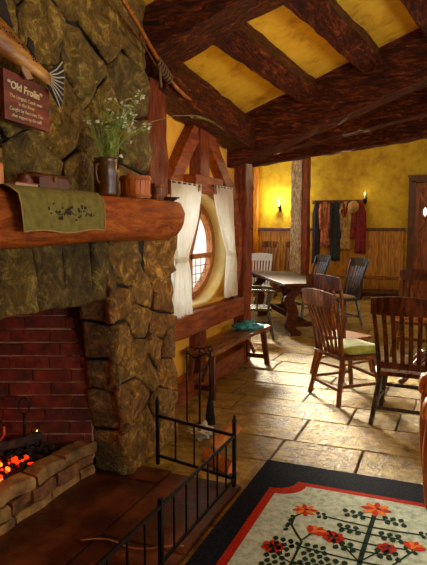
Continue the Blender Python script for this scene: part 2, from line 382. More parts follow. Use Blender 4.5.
tim('trim_30', (-2.25, 4.1, .6), (-2.25, 4.1, 1.98), .2, 29, 'beam_z', .1)
tim('trim_31', (-2.26, 5.9, .8), (-2.26, 6.15, 1.35), .13, 30, 'frame_y')

# the oval window itself
win = MB()
fo = oval(WC[0], WC[1], WR[0] * .985, WR[1] * .985, ZB + .01); fi = oval(WC[0], WC[1], WR[0] * .90, WR[1] * .87, ZB + .085)
n = len(fo)
def ringbars(mb, fo, fi, xa, xb):
    n = len(fo)
    mb.add([(xa, *p) for p in fo] + [(xa, *p) for p in fi] + [(xb, *p) for p in fo] + [(xb, *p) for p in fi],
        [(i, (i + 1) % n, n + (i + 1) % n, n + i) for i in range(n)] + [(2 * n + i, 2 * n + (i + 1) % n, 3 * n + (i + 1) % n, 3 * n + i) for i in range(n)] +
        [(i, (i + 1) % n, 2 * n + (i + 1) % n, 2 * n + i) for i in range(n)] + [(n + i, n + (i + 1) % n, 3 * n + (i + 1) % n, 3 * n + i) for i in range(n)])
wf = MB(); ringbars(wf, fo, fi, -2.40, -2.47)
W1 = struct('window_1', wf, M['chair_gold'])
q = MB(); xg = -2.435
q.box((xg, 5.25, 1.36), (.045, .05, 1.0)); q.box((xg, 4.65, 1.36), (.045, .05, 1.0)); q.box((xg, 4.95, 1.28), (.045, 1.6, .05))
q.bar((xg, 5.27, 1.3), (xg, 5.50, 1.74), .045, .03, up=(1, 0, 0)); q.bar((xg, 4.63, 1.3), (xg, 4.4, 1.74), .045, .03, up=(1, 0, 0))
q.build('window_frame', M['chair_gold'], W1)
q = MB()
for i in range(1, 5):
    yy = 5.27 + .13 * i; q.bar((xg, yy, .93), (xg, yy, 1.26), .006, .006)
for i in range(1, 4):
    q.bar((xg, 5.27, .93 + .083 * i), (xg, 5.8, .93 + .083 * i), .006, .006)
q.build('lead_strips', M['iron'], W1)
q = MB(); q.prism([(xg - .002, *p) for p in fi], (.004, 0, 0)); q.build('pane', M['glass'], W1)

# back wall: panelling, dado rail, skirting, door
pn = MB(); random.seed(9); x = -4.5
while x < -.98:
    wd = min(random.uniform(.17, .27), -.98 - x + .001); k = random.uniform(.72, 1.12); pn.tint = (k, k * random.uniform(.94, 1.03), k * .95)
    pn.box((x + wd / 2, YW - .02, .76), (wd - .008, .03, 1.42), ch=.15); x += wd
x = .35
while x < XR:
    pn.box((x + .11, YW - .02, .76), (.21, .03, 1.42), ch=.15); x += .22
struct('trim_32', pn, M['panel'])
q = MB(); q.bar((-4.5, YW - .03, 1.5), (-.96, YW - .03, 1.5), .07, .07); q.bar((.34, YW - .03, 1.5), (XR, YW - .03, 1.5), .07, .07); struct('trim_33', q, M['darkwood'])
q = MB(); q.bar((-4.5, YW - .03, .08), (-.96, YW - .03, .08), .06, .16); struct('baseboard_back', q, M['darkwood'])
q = MB(); q.bar((-4.38, YW - .06, 0), (-4.38, YW - .06, 3.3), .12, .12); struct('trim_34', q, M['panel'])
# door
d = MB(); DX = -.32
for i in range(6):
    d.box((-.78 + .155 * i + .077, YW - .05, 1.22), (.15, .05, 2.44), ch=.1)
D1 = struct('door_1', d, M['door'])
q = MB()
for (xa, xb) in ((-.90, -.76), (.10, .24)): q.box(((xa + xb) / 2, YW - .06, 1.28), (xb - xa, .16, 2.56), ch=.1)
q.box((-.33, YW - .06, 2.57), (1.16, .16, .14), ch=.1); q.box((-.88, YW - .13, 1.28), (.05, .04, 2.56)); q.box((-.33, YW - .13, 2.64), (1.2, .05, .05))
q.build('door_frame', M['darkwood'], D1)
q = MB(); DC = (-.45, 1.88)
for (a, b) in (((-.76, 1.36), (-.14, 2.40)), ((-.76, 2.40), (-.14, 1.36))): q.bar((a[0], YW - .09, a[1]), (b[0], YW - .09, b[1]), .08, .04, up=(0, 1, 0))
for z in (.16, 1.28, 2.42): q.box((-.33, YW - .094, z), (.84, .04, .1))
for xq in (-.72, .06): q.box((xq, YW - .098, 1.25), (.09, .04, 2.4))
q.build('door_brace', M['door'], D1)
q = MB()
q.smooth = True
q.loft([[(DC[0] + math.cos(a) * r, YW - yy, DC[1] + math.sin(a) * r) for a in [2 * PI * i / 32 for i in range(32)]] for r, yy in ((.20, .07), (.20, .125), (.15, .125), (.15, .07))], cap=False)
q.build('round_frame', M['door'], D1)
q = MB(); q.prism([(DC[0] + math.cos(2 * PI * i / 32) * .155, YW - .09, DC[1] + math.sin(2 * PI * i / 32) * .155) for i in range(32)], (0, -.008, 0))
gm = emis('glowing door glass', (214, 226, 232), 2.2)  # pane given its own glow in place of daylight behind it
q.build('pane', gm, D1)
q = MB(); q.bar((DC[0], YW - .105, DC[1] - .15), (DC[0], YW - .105, DC[1] + .15), .012, .012); q.bar((DC[0] - .15, YW - .105, DC[1]), (DC[0] + .15, YW - .105, DC[1]), .012, .012); q.build('pane_bar', M['iron'], D1)

# ------------------------------------------------------------------ fireplace
def clip(poly, n, c):   # keep points with p.n <= c
    out = []
    for i in range(len(poly)):
        p, q = poly[i], poly[(i + 1) % len(poly)]; dp = p[0] * n[0] + p[1] * n[1] - c; dq = q[0] * n[0] + q[1] * n[1] - c
        if dp <= 0: out.append(p)
        if (dp < 0) != (dq < 0) and abs(dp - dq) > 1e-12:
            t = dp / (dp - dq); out.append((p[0] + (q[0] - p[0]) * t, p[1] + (q[1] - p[1]) * t))
    return out
def stones(mb, region, seeds, fmap, gap=.012, depth=.05, seed=0, tints=None, rough=1):
    rnd = random.Random(seed)
    for i, s_ in enumerate(seeds):
        poly = list(region)
        for j, o in enumerate(seeds):
            if i == j: continue
            nx, ny = o[0] - s_[0], o[1] - s_[1]; l = math.hypot(nx, ny)
            if l > 2: continue
            nx /= l; ny /= l; mx, my = (o[0] + s_[0]) / 2, (o[1] + s_[1]) / 2
            poly = clip(poly, (nx, ny), mx * nx + my * ny - gap)
            if len(poly) < 3: break
        if len(poly) < 3: continue
        # resample with jitter
        pts = []
        for k in range(len(poly)):
            p, q = poly[k], poly[(k + 1) % len(poly)]; l = math.hypot(q[0] - p[0], q[1] - p[1]); nn = max(1, int(l / .035))
            for t in range(nn): pts.append((p[0] + (q[0] - p[0]) * t / nn, p[1] + (q[1] - p[1]) * t / nn))
        if len(pts) < 5: continue
        cx = sum(p[0] for p in pts) / len(pts); cy = sum(p[1] for p in pts) / len(pts)
        dd = depth * rnd.uniform(.6, 1.25); tx, ty = rnd.uniform(-.1, .1), rnd.uniform(-.1, .1)
        k = rnd.uniform(.55, 1.25); hue = rnd.uniform(-.14, .14)
        mb.tint = tints(s_, k, hue) if tints else (k * (1 + hue), k, k * (1 - hue))
        rings = []
        for (f, dz) in ((1.0, -.5), (.985, .45), (.93, .82), (.80, 1), (.55, 1.04), (.28, 1.06)):
            r = []
            for (x, y) in pts:
                w_ = noise.noise(Vector((x * 5, y * 5, seed + i * .37))) * .02 * rough if f > .5 else 0
                X = cx + (x - cx) * f; Y_ = cy + (y - cy) * f; l = math.hypot(x - cx, y - cy) + 1e-6
                # superelliptic rounding of corners
                X += (x - cx) / l * w_ - 0; Y_ += (y - cy) / l * w_
                z = dd * dz + (X - cx) * tx + (Y_ - cy) * ty + (noise.noise(Vector((X * 7, Y_ * 7, i))) * .028 + noise.noise(Vector((X * 17, Y_ * 17, i))) * .010) * rough * (1 if dz > 0 else 0)
                r.append(fmap(X, Y_, z))
            rings.append(r)
        sm = mb.smooth; mb.smooth = True; mb.loft(rings); mb.smooth = sm
def seeds_grid(y0, y1, z0, z1, sy, sz, rnd, jit=.38):
    out = []; j = 0; z = z0 + sz / 2
    while z < z1 + sz / 2:
        y = y0 + sy / 2 - (sy / 2 if j % 2 else 0)
        while y < y1 + sy / 2:
            out.append((y + rnd.uniform(-jit, jit) * sy, z + rnd.uniform(-jit, jit) * sz)); y += sy
        z += sz; j += 1
    return out
FP = thing('stone_fireplace', 'rubble stone fireplace and chimney breast with brick firebox and low stone hearth curb', 'fireplace', (-1.9, 2, 0))
def fp(name, mb, m): 
    o = mb.build(name, m, FP); o.location = (1.9, -2, 0); return o
# chimney breast above the mantel
b = MB(); b.m = 0; b.box((-2.185, 1.7, 2.37), (.46, 3.5, 1.38), ch=.01)
b.m = 1; rnd = random.Random(21)
def tb(s_, k, h):
    k = .62 + .75 * (k - .5); return (k * (1 + h * .5), k * 1.0, k * (.9 - h))
stones(b, [(.2, 1.66), (3.49, 1.66), (3.47, 3.07), (.2, 3.36)], seeds_grid(.2, 3.5, 1.66, 4.4, .40, .33, rnd), lambda y, z, d_: Vector((-1.94 + d_, y, z)), gap=.005, depth=.035, seed=4, tints=tb)
fp('chimney_breast', b, [M['mortar'], M['stone']])
# pier; stone tints paint the front lit and the return shaded
def yl(z): return 3.04 - .2 * min(z, 1.5) / 1.5
def yr(z): return 3.80 - .05 * z / 1.5
p = MB(); p.m = 0
p.prism([(-1.88, 3.07, 0), (-1.88, 3.76, 0), (-1.88, 3.71, 1.55), (-1.88, 2.88, 1.55)], (-.5, 0, 0))
p.m = 1
def pmap(s_, t, d_):   # s in 0..1 across
    return Vector((-1.88 + d_, yl(t) + (yr(t) - yl(t)) * s_, t))
pix = [(92, 270), (125, 268), (160, 268), (107, 283), (168, 300), (145, 290), (122, 305), (140, 320), (165, 325), (125, 340), (160, 350), (138, 357), (172, 345), (150, 372), (170, 372), (142, 395), (165, 405), (150, 430), (172, 435)]
def onwall(px, py, x):
    fw = Vector((-math.sin(YAW) * math.cos(PITCH), math.cos(YAW) * math.cos(PITCH), -math.sin(PITCH))); rt = Vector((math.cos(YAW), math.sin(YAW), 0)); up = rt.cross(fw)
    dr = fw + rt * (px - 213.5) / F - up * (py - 282.5) / F; t = x / dr.x; return (dr.y * t, EYE + dr.z * t)
sd = []
for (a, c) in pix:
    y, z = onwall(a, c, -1.84); z = max(.03, z); sd.append(((y - yl(z)) / (yr(z) - yl(z)), z))
sd = [(s_ * .75, z) for s_, z in sd]
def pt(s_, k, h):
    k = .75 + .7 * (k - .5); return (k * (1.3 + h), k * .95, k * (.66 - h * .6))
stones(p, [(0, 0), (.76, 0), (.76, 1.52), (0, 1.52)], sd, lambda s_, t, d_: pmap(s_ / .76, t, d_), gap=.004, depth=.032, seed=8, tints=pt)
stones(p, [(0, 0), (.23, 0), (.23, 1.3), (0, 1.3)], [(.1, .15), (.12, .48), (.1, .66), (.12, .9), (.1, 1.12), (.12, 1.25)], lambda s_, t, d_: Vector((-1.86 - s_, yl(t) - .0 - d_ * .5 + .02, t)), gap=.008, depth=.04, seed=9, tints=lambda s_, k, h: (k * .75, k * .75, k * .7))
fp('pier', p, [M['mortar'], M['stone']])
# lintel of tall stones over the firebox
l = MB(); l.m = 0; l.box((-2.145, 1.55, 1.37), (.44, 2.75, .3), ch=.01); l.m = 1
stones(l, [(.2, 1.19), (2.95, 1.16), (2.95, 1.52), (.2, 1.52)], [(.35, 1.36), (.72, 1.35), (1.1, 1.37), (1.5, 1.34), (1.86, 1.36), (2.14, 1.35), (2.38, 1.36), (2.62, 1.38), (2.85, 1.36)], lambda y, z, d_: Vector((-1.9 + d_, y, z)), gap=.005, depth=.035, seed=12, tints=lambda s_, k, h: (k * .7, k * .68, k * .5))
fp('lintel', l, [M['mortar'], M['stone']])
# firebox: brick cheek, back and near cheek
def brickwall(a, b_, z0, z1, bl, bh, seed):
    q = MB(); a = Vector(a); b_ = Vector(b_); L = (b_ - a).length; d = (b_ - a).normalized(); nrm = Vector((d.y, -d.x, 0)); rnd = random.Random(seed)
    q.m = 0; q.bar(a - nrm * .06 + Vector((0, 0, (z0 + z1) / 2)), b_ - nrm * .06 + Vector((0, 0, (z0 + z1) / 2)), .12, z1 - z0, ch=.001)
    q.m = 1; z = z0; j = 0
    while z < z1 - .01:
        s_ = -(bl / 2 if j % 2 else 0) + rnd.uniform(-.03, .03)
        while s_ < L:
            e = s_ + bl * rnd.uniform(.92, 1.06); x0 = max(s_, 0); x1 = min(e, L)
            if x1 - x0 > .03:
                k = rnd.uniform(.6, 1.25); q.tint = (k, k * rnd.uniform(.8, 1.05), k * rnd.uniform(.8, 1.05))
                off = rnd.uniform(-.002, .004); dz = rnd.uniform(-.002, .002)
                q.bar(a + d * (x0 + .005) + nrm * off + Vector((0, 0, z + bh / 2 + dz)), a + d * (x1 - .005) + nrm * off + Vector((0, 0, z + bh / 2 + dz)), .02, bh - .010, ch=.14)
            s_ = e
        z += bh; j += 1
    return q
nx = Vector((-.924, -.383, 0)); ca = Vector((-2.08, 3.0, 0)); cb = ca + nx * 1.15
c1 = brickwall(cb, ca, .1, 1.5, .255, .085, 1); fp('firebox_cheek', c1, [M['brickmortar'], M['brick']])
c2 = brickwall((cb.x, .95, 0), cb, .1, 1.5, .255, .085, 2); fp('firebox_back', c2, [M['brickmortar'], M['brick']])
c3 = brickwall((-2.08, .5, 0), (cb.x, .95, 0), .1, 1.5, .255, .085, 3); fp('firebox_cheek', c3, [M['brickmortar'], M['brick']])
q = MB(); q.box((-2.68, 1.7, .10), (1.05, 2.5, .19)); q.box((-2.6, 1.6, 1.56), (1.2, 2.9, .1)); fp('firebox_floor', q, M['mortar'])
# curb of stone courses
q = MB(); rnd = random.Random(14); q.smooth = False
for j in range(3):
    y = .3; 
    while y < 2.98:
        ln = rnd.uniform(.2, .34) if j != 1 else rnd.uniform(.14, .24); e = min(y + ln, 2.985)
        if e - y > .04:
            k = rnd.uniform(.7, 1.2); 
            q.tint = (k * 1.0, k * .95, k * .85) if (j != 1 or rnd.random() < .4) else (k * .75, k * .5, k * .4)
            zc = .04 + j * .079; wd = .11 if j == 2 else .14
            q.bar((-2.065 - wd / 2 + rnd.uniform(-.006, .006), y + .005, zc), (-2.065 - wd / 2 + rnd.uniform(-.006, .006), e - .005, zc), wd, .071, seg=8, amp=.022, ch=.16, seed=j * 7 + y)
        y = e
fp('hearth_curb', q, M['curb'])

# mantel
mt = MB(); mt.smooth = True
rings = []
NY = 40
for i in range(NY + 1):
    t = i / NY; y = .2 + 3.2 * t
    top = 1.745; bot = 1.505 + .008 * math.sin(y * 3)
    if y > 3.12: u = (y - 3.12) / .28; bot += .11 * u * u; top -= .02 * u * u
    xf = -1.58 + .02 * math.sin(y * 2.3) - (.12 * max(0, (y - 3.25) / .15) ** 2)
    c = [(xf - .015, top), (xf, top - .03), (xf + .012, (top + bot) / 2 + .02), (xf, bot + .05), (xf - .03, bot + .012), (xf - .1, bot), (-1.98, bot), (-1.98, top)]
    ring = []
    for (x, z) in c:
        nn = noise.noise(Vector((x * 4, y * 2.5, z * 6))) * .012; ring.append((x + nn, y, z + nn * .5 if z != top else z))
    rings.append(ring)
mt.loft(rings); mt.smooth = False
o = mt.build('mantel_shelf', M['mantel']); tag(o, 'thick orange-brown natural edge timber mantel shelf across the stone fireplace', 'mantel shelf')
# knot in the mantel end
q = MB(); q.smooth = True
for r in (.045, .03, .016): q.tube([(-1.572 + .006, 3.15 + math.cos(a) * r * 1.3, 1.665 + math.sin(a) * r * .6) for a in [2 * PI * i / 20 for i in range(21)]], .005, 5)
k = q.build('knot', M['beam_y'], o)

# linen runner on the mantel
rn = MB(); rn.smooth = True
prof = [(-1.84, 1.751), (-1.75, 1.752), (-1.66, 1.753), (-1.60, 1.753), (-1.572, 1.745), (-1.556, 1.72), (-1.55, 1.68), (-1.55, 1.64), (-1.552, 1.60), (-1.555, 1.57)]
def runner_pt(i, u):
    x, z = prof[i]; y = 1.75 + .59 * u
    if i > 4: x += .006 * math.sin(u * 17 + i * .4) + .012; y += (.03 * (i - 4) / 5) * (1 - u) * 1.4
    return (x, y, z + (.006 * math.sin(u * 9) if i > 7 else 0))
NU = 30
for off in (0, .004):
    rn.add([(lambda p_: (p_[0] + off, p_[1], p_[2] + off))(runner_pt(i, j / NU)) for i in range(len(prof)) for j in range(NU + 1)], [(i * (NU + 1) + j, i * (NU + 1) + j + 1, (i + 1) * (NU + 1) + j + 1, (i + 1) * (NU + 1) + j) for i in range(len(prof) - 1) for j in range(NU)])
o = rn.build('table_runner', M['runner']); tag(o, 'olive linen cloth with dark embroidered sprigs hanging over the mantel front', 'cloth')
q = MB(); q.tube([(p_[0] + .006, p_[1], p_[2] + .003) for p_ in [runner_pt(i, 0) for i in range(3, len(prof))] + [runner_pt(len(prof) - 1, j / NU) for j in range(NU + 1)] + [runner_pt(i, 1) for i in range(len(prof) - 1, 2, -1)]], .003, 6)
q.build('hem', M['runner_edge'], o)
q = MB(); rnd = random.Random(3); pth = []
for i in range(26):
    u = .28 + .5 * i / 25; pth.append((-1.531, 1.75 + .62 * u, 1.655 + .012 * math.sin(i * .7)))
q.tube(pth[:9], .0015, 4); q.tube(pth[10:18], .0015, 4); q.tube(pth[19:], .0015, 4)
for i in range(34):
    c = pth[rnd.randrange(26)]; q.blob((c[0] + .002, c[1] + rnd.uniform(-.01, .01), c[2] + rnd.uniform(-.022, .025)), (.002, rnd.uniform(.004, .009), rnd.uniform(.004, .008)), i, .2, nu=8, nv=6)
q.build('embroidery', M['ink'], o)

# ------------------------------------------------------------------ things on the mantel
T = 1.752
# tall ribbed jug with flowers
V = thing('flower_jug', 'tall brown ribbed jug standing left of the wooden tub on the mantel', 'jug', (-1.74, 2.68, T))
q = MB(); q.lathe([(.001, 0), (.058, 0), (.063, .02), (.060, .05), (.064, .06), (.061, .10), (.065, .11), (.061, .15), (.063, .18), (.058, .195), (.064, .205), (.056, .203), (.053, .19), (.053, .08), (.001, .08)], n=24)
q.build('body', mat('brown glazed jug', [(44, 24, 8), (92, 54, 22)], scale=12, rough=.25, bump=.3), V)
q = MB(); q.tube([(.0, -.052, .17), (0, -.085, .165), (0, -.092, .12), (0, -.08, .08), (0, -.052, .065)], .007, 8); q.build('handle', flat('brown handle', (110, 70, 36), .3), V)
# bouquet
B = thing('wildflower_bouquet', 'loose bouquet of green stems and small white flowers in the brown jug', 'bouquet', (-1.74, 2.68, T + .09))
green = mat('stem green', [(80, 104, 26), (140, 168, 56)], scale=14, rough=.6, bump=.1)
white = flat('white petal', (244, 244, 220), .6); strawm = flat('pale dry grass', (168, 160, 96), .7); redm = flat('red berry', (206, 44, 22), .4)
rnd = random.Random(11)
def arc(p0, p1, lift, n=9, side=(0, 0, 0)):
    p0 = Vector(p0); p1 = Vector(p1); s_ = Vector(side)
    return [p0.lerp(p1, i / (n - 1)) + Vector((0, 0, 1)) * lift * math.sin(PI * i / (n - 1)) + s_ * math.sin(PI * i / (n - 1)) for i in range(n)]
stem = MB(); leaf = MB(); bloom = MB()
def leafat(mb, c, d, l, w_):
    c = Vector(c); d = Vector(d).normalized(); s_, u = frame_of(d); a = rnd.uniform(0, PI); s2 = s_ * math.cos(a) + u * math.sin(a); n2 = d.cross(s2).normalized() * .0012
    out = [c, c + d * l * .35 + s2 * w_, c + d * l * .7 + s2 * w_ * .7, c + d * l, c + d * l * .7 - s2 * w_ * .7, c + d * l * .35 - s2 * w_]
    mb.prism(out, n2)
for i in range(26):
    a = rnd.uniform(0, 2 * PI); tip = Vector((.08 * math.cos(a) + .02, rnd.uniform(-.12, .32), rnd.uniform(.24, .52) - .0))
    pts = arc((rnd.uniform(-.02, .02), rnd.uniform(-.02, .02), 0), tip, 0, 7, (rnd.uniform(-.02, .02), -.3 * tip.y, .03)); stem.tube(pts, .0022, 5, r2=.0012)
    for k in range(5):
        p_ = pts[rnd.randint(2, 6)]; leafat(leaf, p_, (rnd.uniform(-1, 1), rnd.uniform(-1, 1), rnd.uniform(-.2, 1)), rnd.uniform(.02, .05), .006)
for i in range(48):
    y = rnd.gauss(.19, .09); z = .36 + rnd.gauss(0, .07) + .15 * (y - .19); x = rnd.uniform(-.06, .08); p_ = Vector((x, y, z))
    stem.tube(arc((0, .01, .12), p_, .0, 5, (0, -.1 * y, 0)), .0013, 4)
    for k in range(4): leafat(bloom, p_, (rnd.uniform(-1, 1), rnd.uniform(-1, 1), rnd.uniform(-1, .4)), rnd.uniform(.02, .036), .009)
    leafat(leaf, p_ - Vector((0, 0, .01)), (rnd.uniform(-1, 1), rnd.uniform(-1, 1), .3), .03, .006)
for i in range(16):   # long grass blades going left and right
    s_ = -1 if i < 9 else 1
    tip = Vector((.05 * rnd.uniform(-1, 1), s_ * rnd.uniform(.08, .26), rnd.uniform(.12, .40))); 
    stem.tube(arc((0, 0, .05), tip, .03, 8), .002, 5, r2=.0008)
tag(stem.build('stems', green, B), kind='stuff'); tag(leaf.build('leaves', green, B), kind='stuff'); tag(bloom.build('petals', white, B), kind='stuff')
q = MB(); q.tube([(0, 0, .1), (.08, .10, .24), (.16, .22, .33), (.26, .32, .375), (.36, .38, .38), (.44, .40, .35), (.50, .40, .31)], .0022, 5)
for i in range(26):
    t = i / 25; c = Vector((.33 + .18 * t, .37 + .03 * t, .382 - .075 * t * t)); leafat(q, c, (.6, rnd.uniform(-.3, .6), -.7), .03, .006)
q.build('grass_seed_head', strawm, B)
q = MB()
for (ty, tz, d) in ((.20, .02, 0), (.30, .09, .02)): q.tube([(0, 0, .1), (.02, ty * .4, .19), (.03, ty * .85, .17), (.03, ty, tz + .03)], .0015, 5)
q.build('trailing_stem', green, B)
for (ty, tz) in ((.20, .045), (.30, .115), (.12, .26)):
    q = MB(); q.blob((.03, ty, tz), (.009, .009, .009), 1, .05, nu=10, nv=8); q.build('berry', redm, B)

def tub(name, label, cat, loc, r, h, nst=16, hoops=(0.22, .78), m='chair_gold', m2='darkwood'):
    t = thing(name, label, cat, loc); q = MB()
    for i in range(nst):
        a0 = 2 * PI * (i + .04) / nst; a1 = 2 * PI * (i + .96) / nst
        o_ = []
        for (rr_, z) in ((r * .96, 0), (r, h)):
            for (aa, k) in ((a0, 1), (a1, 1), (a1, .84), (a0, .84)): o_.append((math.cos(aa) * rr_ * k, math.sin(aa) * rr_ * k, z))
        q.add(o_, [(0, 1, 2, 3), (4, 5, 6, 7), (0, 1, 5, 4), (1, 2, 6, 5), (2, 3, 7, 6), (3, 0, 4, 7)])
    q.build('staves', M[m], t); q = MB(); q.lathe([(.001, .004), (r * .86, .004), (r * .86, .014), (.001, .014)]); q.build('bottom', M[m], t)
    for f in hoops:
        q = MB(); q.lathe([(r * .96 * 1.0 + .0, f * h - h * .06), (r * 1.035, f * h - h * .06), (r * 1.045, f * h + h * .06), (r * .97, f * h + h * .06)], n=28); q.build('hoop', M[m2], t)
    return t
tub('wooden_tub', 'small coopered wooden tub with hoops, right of the flower jug on the mantel', 'tub', (-1.69, 2.91, T), .088, .125, 18, (.12, .86), 'armchair', 'chair_gold')
tub('wooden_cup', 'small brown wooden cup between the tub and the dark dish on the mantel', 'cup', (-1.68, 3.16, T), .04, .10, 10, (.15, .8), 'chair_brown', 'chair_brown')
D = thing('dark_dish', 'small dark shallow dish at the right end of the mantel', 'dish', (-1.66, 3.28, T - .012))
q = MB(); q.lathe([(.001, 0), (.03, 0), (.032, .012), (.065, .028), (.068, .034), (.06, .032), (.03, .018), (.001, .016)]); q.build('bowl', M['chair_dark'], D)
q = MB(); q.lathe([(.001, .018), (.014, .018), (.013, .03), (.001, .032)], n=12); q.build('candle_stub', flat('wax', (120, 96, 60)), D)
G = thing('clay_mug', 'pale orange clay mug at the left end of the mantel', 'mug', (-1.72, 1.835, T + .007))
q = MB(); q.lathe([(.001, 0), (.036, 0), (.038, .01), (.037, .08), (.034, .09), (.031, .088), (.031, .02), (.001, .02)]); q.build('body', flat('peach clay', (214, 132, 70), .4), G)
q = MB(); q.tube([(0, -.036, .07), (0, -.06, .065), (0, -.062, .035), (0, -.036, .022)], .005, 7); q.build('handle', flat('peach clay handle', (214, 132, 70), .4), G)
K = thing('closed_book', 'thin book with a dull red cover lying beside the clay mug on the mantel', 'book', (-1.75, 1.99, T + .007), .1)
q = MB(); q.box((0, 0, .003), (.13, .17, .004)); q.box((0, 0, .019), (.13, .17, .004)); q.box((-.063, 0, .011), (.005, .17, .018)); q.build('cover', flat('dull red cover', (150, 50, 44), .6), K)
q = MB(); q.box((0, 0, .011), (.12, .16, .013)); q.build('pages', flat('paper', (190, 160, 110)), K)
K = thing('dark_chest', 'low dark wooden box with a domed lid behind the linen runner', 'box', (-1.80, 2.26, T + .007), 0)
q = MB(); q.box((0, 0, .03), (.1, .22, .06)); q.build('body', M['darkwood'], K)
q = MB(); q.smooth = True; q.loft([[(math.cos(a) * .052, yy, .06 + math.sin(a) * .025) for a in [PI * i / 10 for i in range(11)]] for yy in (-.112, .112)]); q.build('lid', M['darkwood'], K)
q = MB(); q.box((.054, 0, .055), (.006, .02, .025)); q.build('latch', flat('brass', (130, 90, 40), .3, .8), K)
K = thing('brown_pot', 'small round reddish brown pot between the red book and the dark box', 'pot', (-1.79, 2.10, T + .007))
q = MB(); q.lathe([(.001, 0), (.022, 0), (.036, .02), (.036, .04), (.024, .06), (.028, .066), (.02, .06), (.001, .05)]); q.build('body', flat('reddish clay', (110, 52, 26), .4), K)
q = MB(); q.lathe([(.001, .062), (.027, .062), (.02, .072), (.006, .074), (.007, .084), (.001, .086)], n=16); q.build('lid', flat('reddish lid', (96, 44, 22), .4), K)

# ------------------------------------------------------------------ fish plaque and fish
S = thing('name_plaque', 'red-brown wooden plaque lettered in cream below the mounted fish', 'sign', (-1.815, 2.165, 2.16))
q = MB(); q.prism([(0, -.152, .115), (0, .152, .085), (0, .150, -.115), (0, -.150, -.098)], (-.022, 0, 0)); q.build('board', M['sign'], S)
def text(body, size, y, z, rot, parent, name='lettering', bold=.0):
    c = bpy.data.curves.new(name, 'FONT'); c.body = body; c.size = size; c.align_x = 'CENTER'; c.align_y = 'CENTER'; c.extrude = .0012; c.offset = bold; c.resolution_u = 3
    c.materials.append(M['letters']); o = bpy.data.objects.new(name, c); COL.objects.link(o)
    me = bpy.data.meshes.new_from_object(o.evaluated_get(bpy.context.evaluated_depsgraph_get())); bpy.data.objects.remove(o); o = bpy.data.objects.new(name, me); COL.objects.link(o); o.parent = parent
    o.matrix_local = Matrix.Translation((.002, y, z)) @ Matrix.Rotation(rot, 4, 'X') @ Matrix(((0, 0, 1, 0), (1, 0, 0, 0), (0, 1, 0, 0), (0, 0, 0, 1)))
    return o
text('\u201cOld Frolin\u201d', (.046), -.015, .045, -.09, S, bold=.001)
for k, (s_, w_) in enumerate([('The Largest Catch ever', .027), ('in the River', .027), ('Caught by Burrows Tim', .027), ('after supper by the mill', .025)]):
    text(s_, w_ * .85, -.01, .002 - .027 * k, -.06 + .01 * k, S)
# the mounted trout
FI = thing('mounted_trout', 'mounted brown trout with dark striped tail on the chimney above the plaque', 'fish', (-1.80, 2.0, 2.40))
fm = mat('trout skin', [(60, 28, 8), (130, 78, 28), (206, 156, 80)], scale=5, stretch=(1, .6, 3), rough=.28, bump=.3, spec=.7)
q = MB(); q.smooth = True
axis = [(-1.0, .17, .012), (-.95, .165, .05), (-.8, .15, .075), (-.6, .13, .09), (-.35, .06, .10), (-.15, .025, .092), (0, -.01, .075), (.12, -.05, .054), (.2, -.078, .039), (.26, -.1, .034), (.30, -.115, .036)]
rings = []
for (y, z, h) in axis: rings.append([(math.cos(a) * h * .42 - .0, y, z + math.sin(a) * h) for a in [2 * PI * i / 16 for i in range(16)]])
q.loft(rings); q.m = 1
for i in range(60):
    t = rnd.random(); y = -.3 + .5 * t; k = [a for a in axis if a[0] <= y][-1]; a = rnd.uniform(.2, 1.2); q.blob((math.cos(a) * k[2] * .41, y, k[1] - (y - k[0]) * .4 + math.sin(a) * k[2] * .8), (.003, .004, .004), i, .1, nu=6, nv=4)
q.build('body', [fm, M['ink']], FI)
dark = flat('dark fin', (34, 30, 30), .35); pale = flat('pale fin ray', (196, 190, 170), .4)
q = MB(); base = Vector((0, .29, -.11)); tips = []
for i in range(8):
    a = .75 - 1.72 * i / 7; l = .15 - .035 * math.sin(PI * i / 7); tips.append(base + Vector((0, math.cos(a) * l, math.sin(a) * l)))
q.prism([base + Vector((0, -.01, .03))] + tips + [base + Vector((0, -.01, -.03))], (.008, 0, 0)); q.build('tail_fin', dark, FI)
q = MB()
for i, t in enumerate(tips): q.tube([base + Vector((.008, 0, .02 - .004 * i)), base.lerp(t, .55) + Vector((.009, 0, 0)), t + Vector((.006, 0, 0))], .003, 5, r2=.0045)
q.build('tail_rays', pale, FI)
q = MB(); q.prism([(0, .10, -.08), (0, .15, -.10), (0, .18, -.135), (0, .14, -.15), (0, .11, -.12)], (.008, 0, 0)); q.build('anal_fin', flat('pale mottled fin', (170, 130, 90), .4), FI)
q = MB(); q.prism([(0, -.02, .08), (0, -.05, .17), (0, .0, .19), (0, .03, .12), (0, .06, .05)], (.008, 0, 0)); q.build('dorsal_fin', dark, FI)
q = MB(); q.prism([(0, .15, .0), (0, .16, .04), (0, .19, .03), (0, .2, -.04)], (.008, 0, 0)); q.build('adipose_fin', dark, FI)

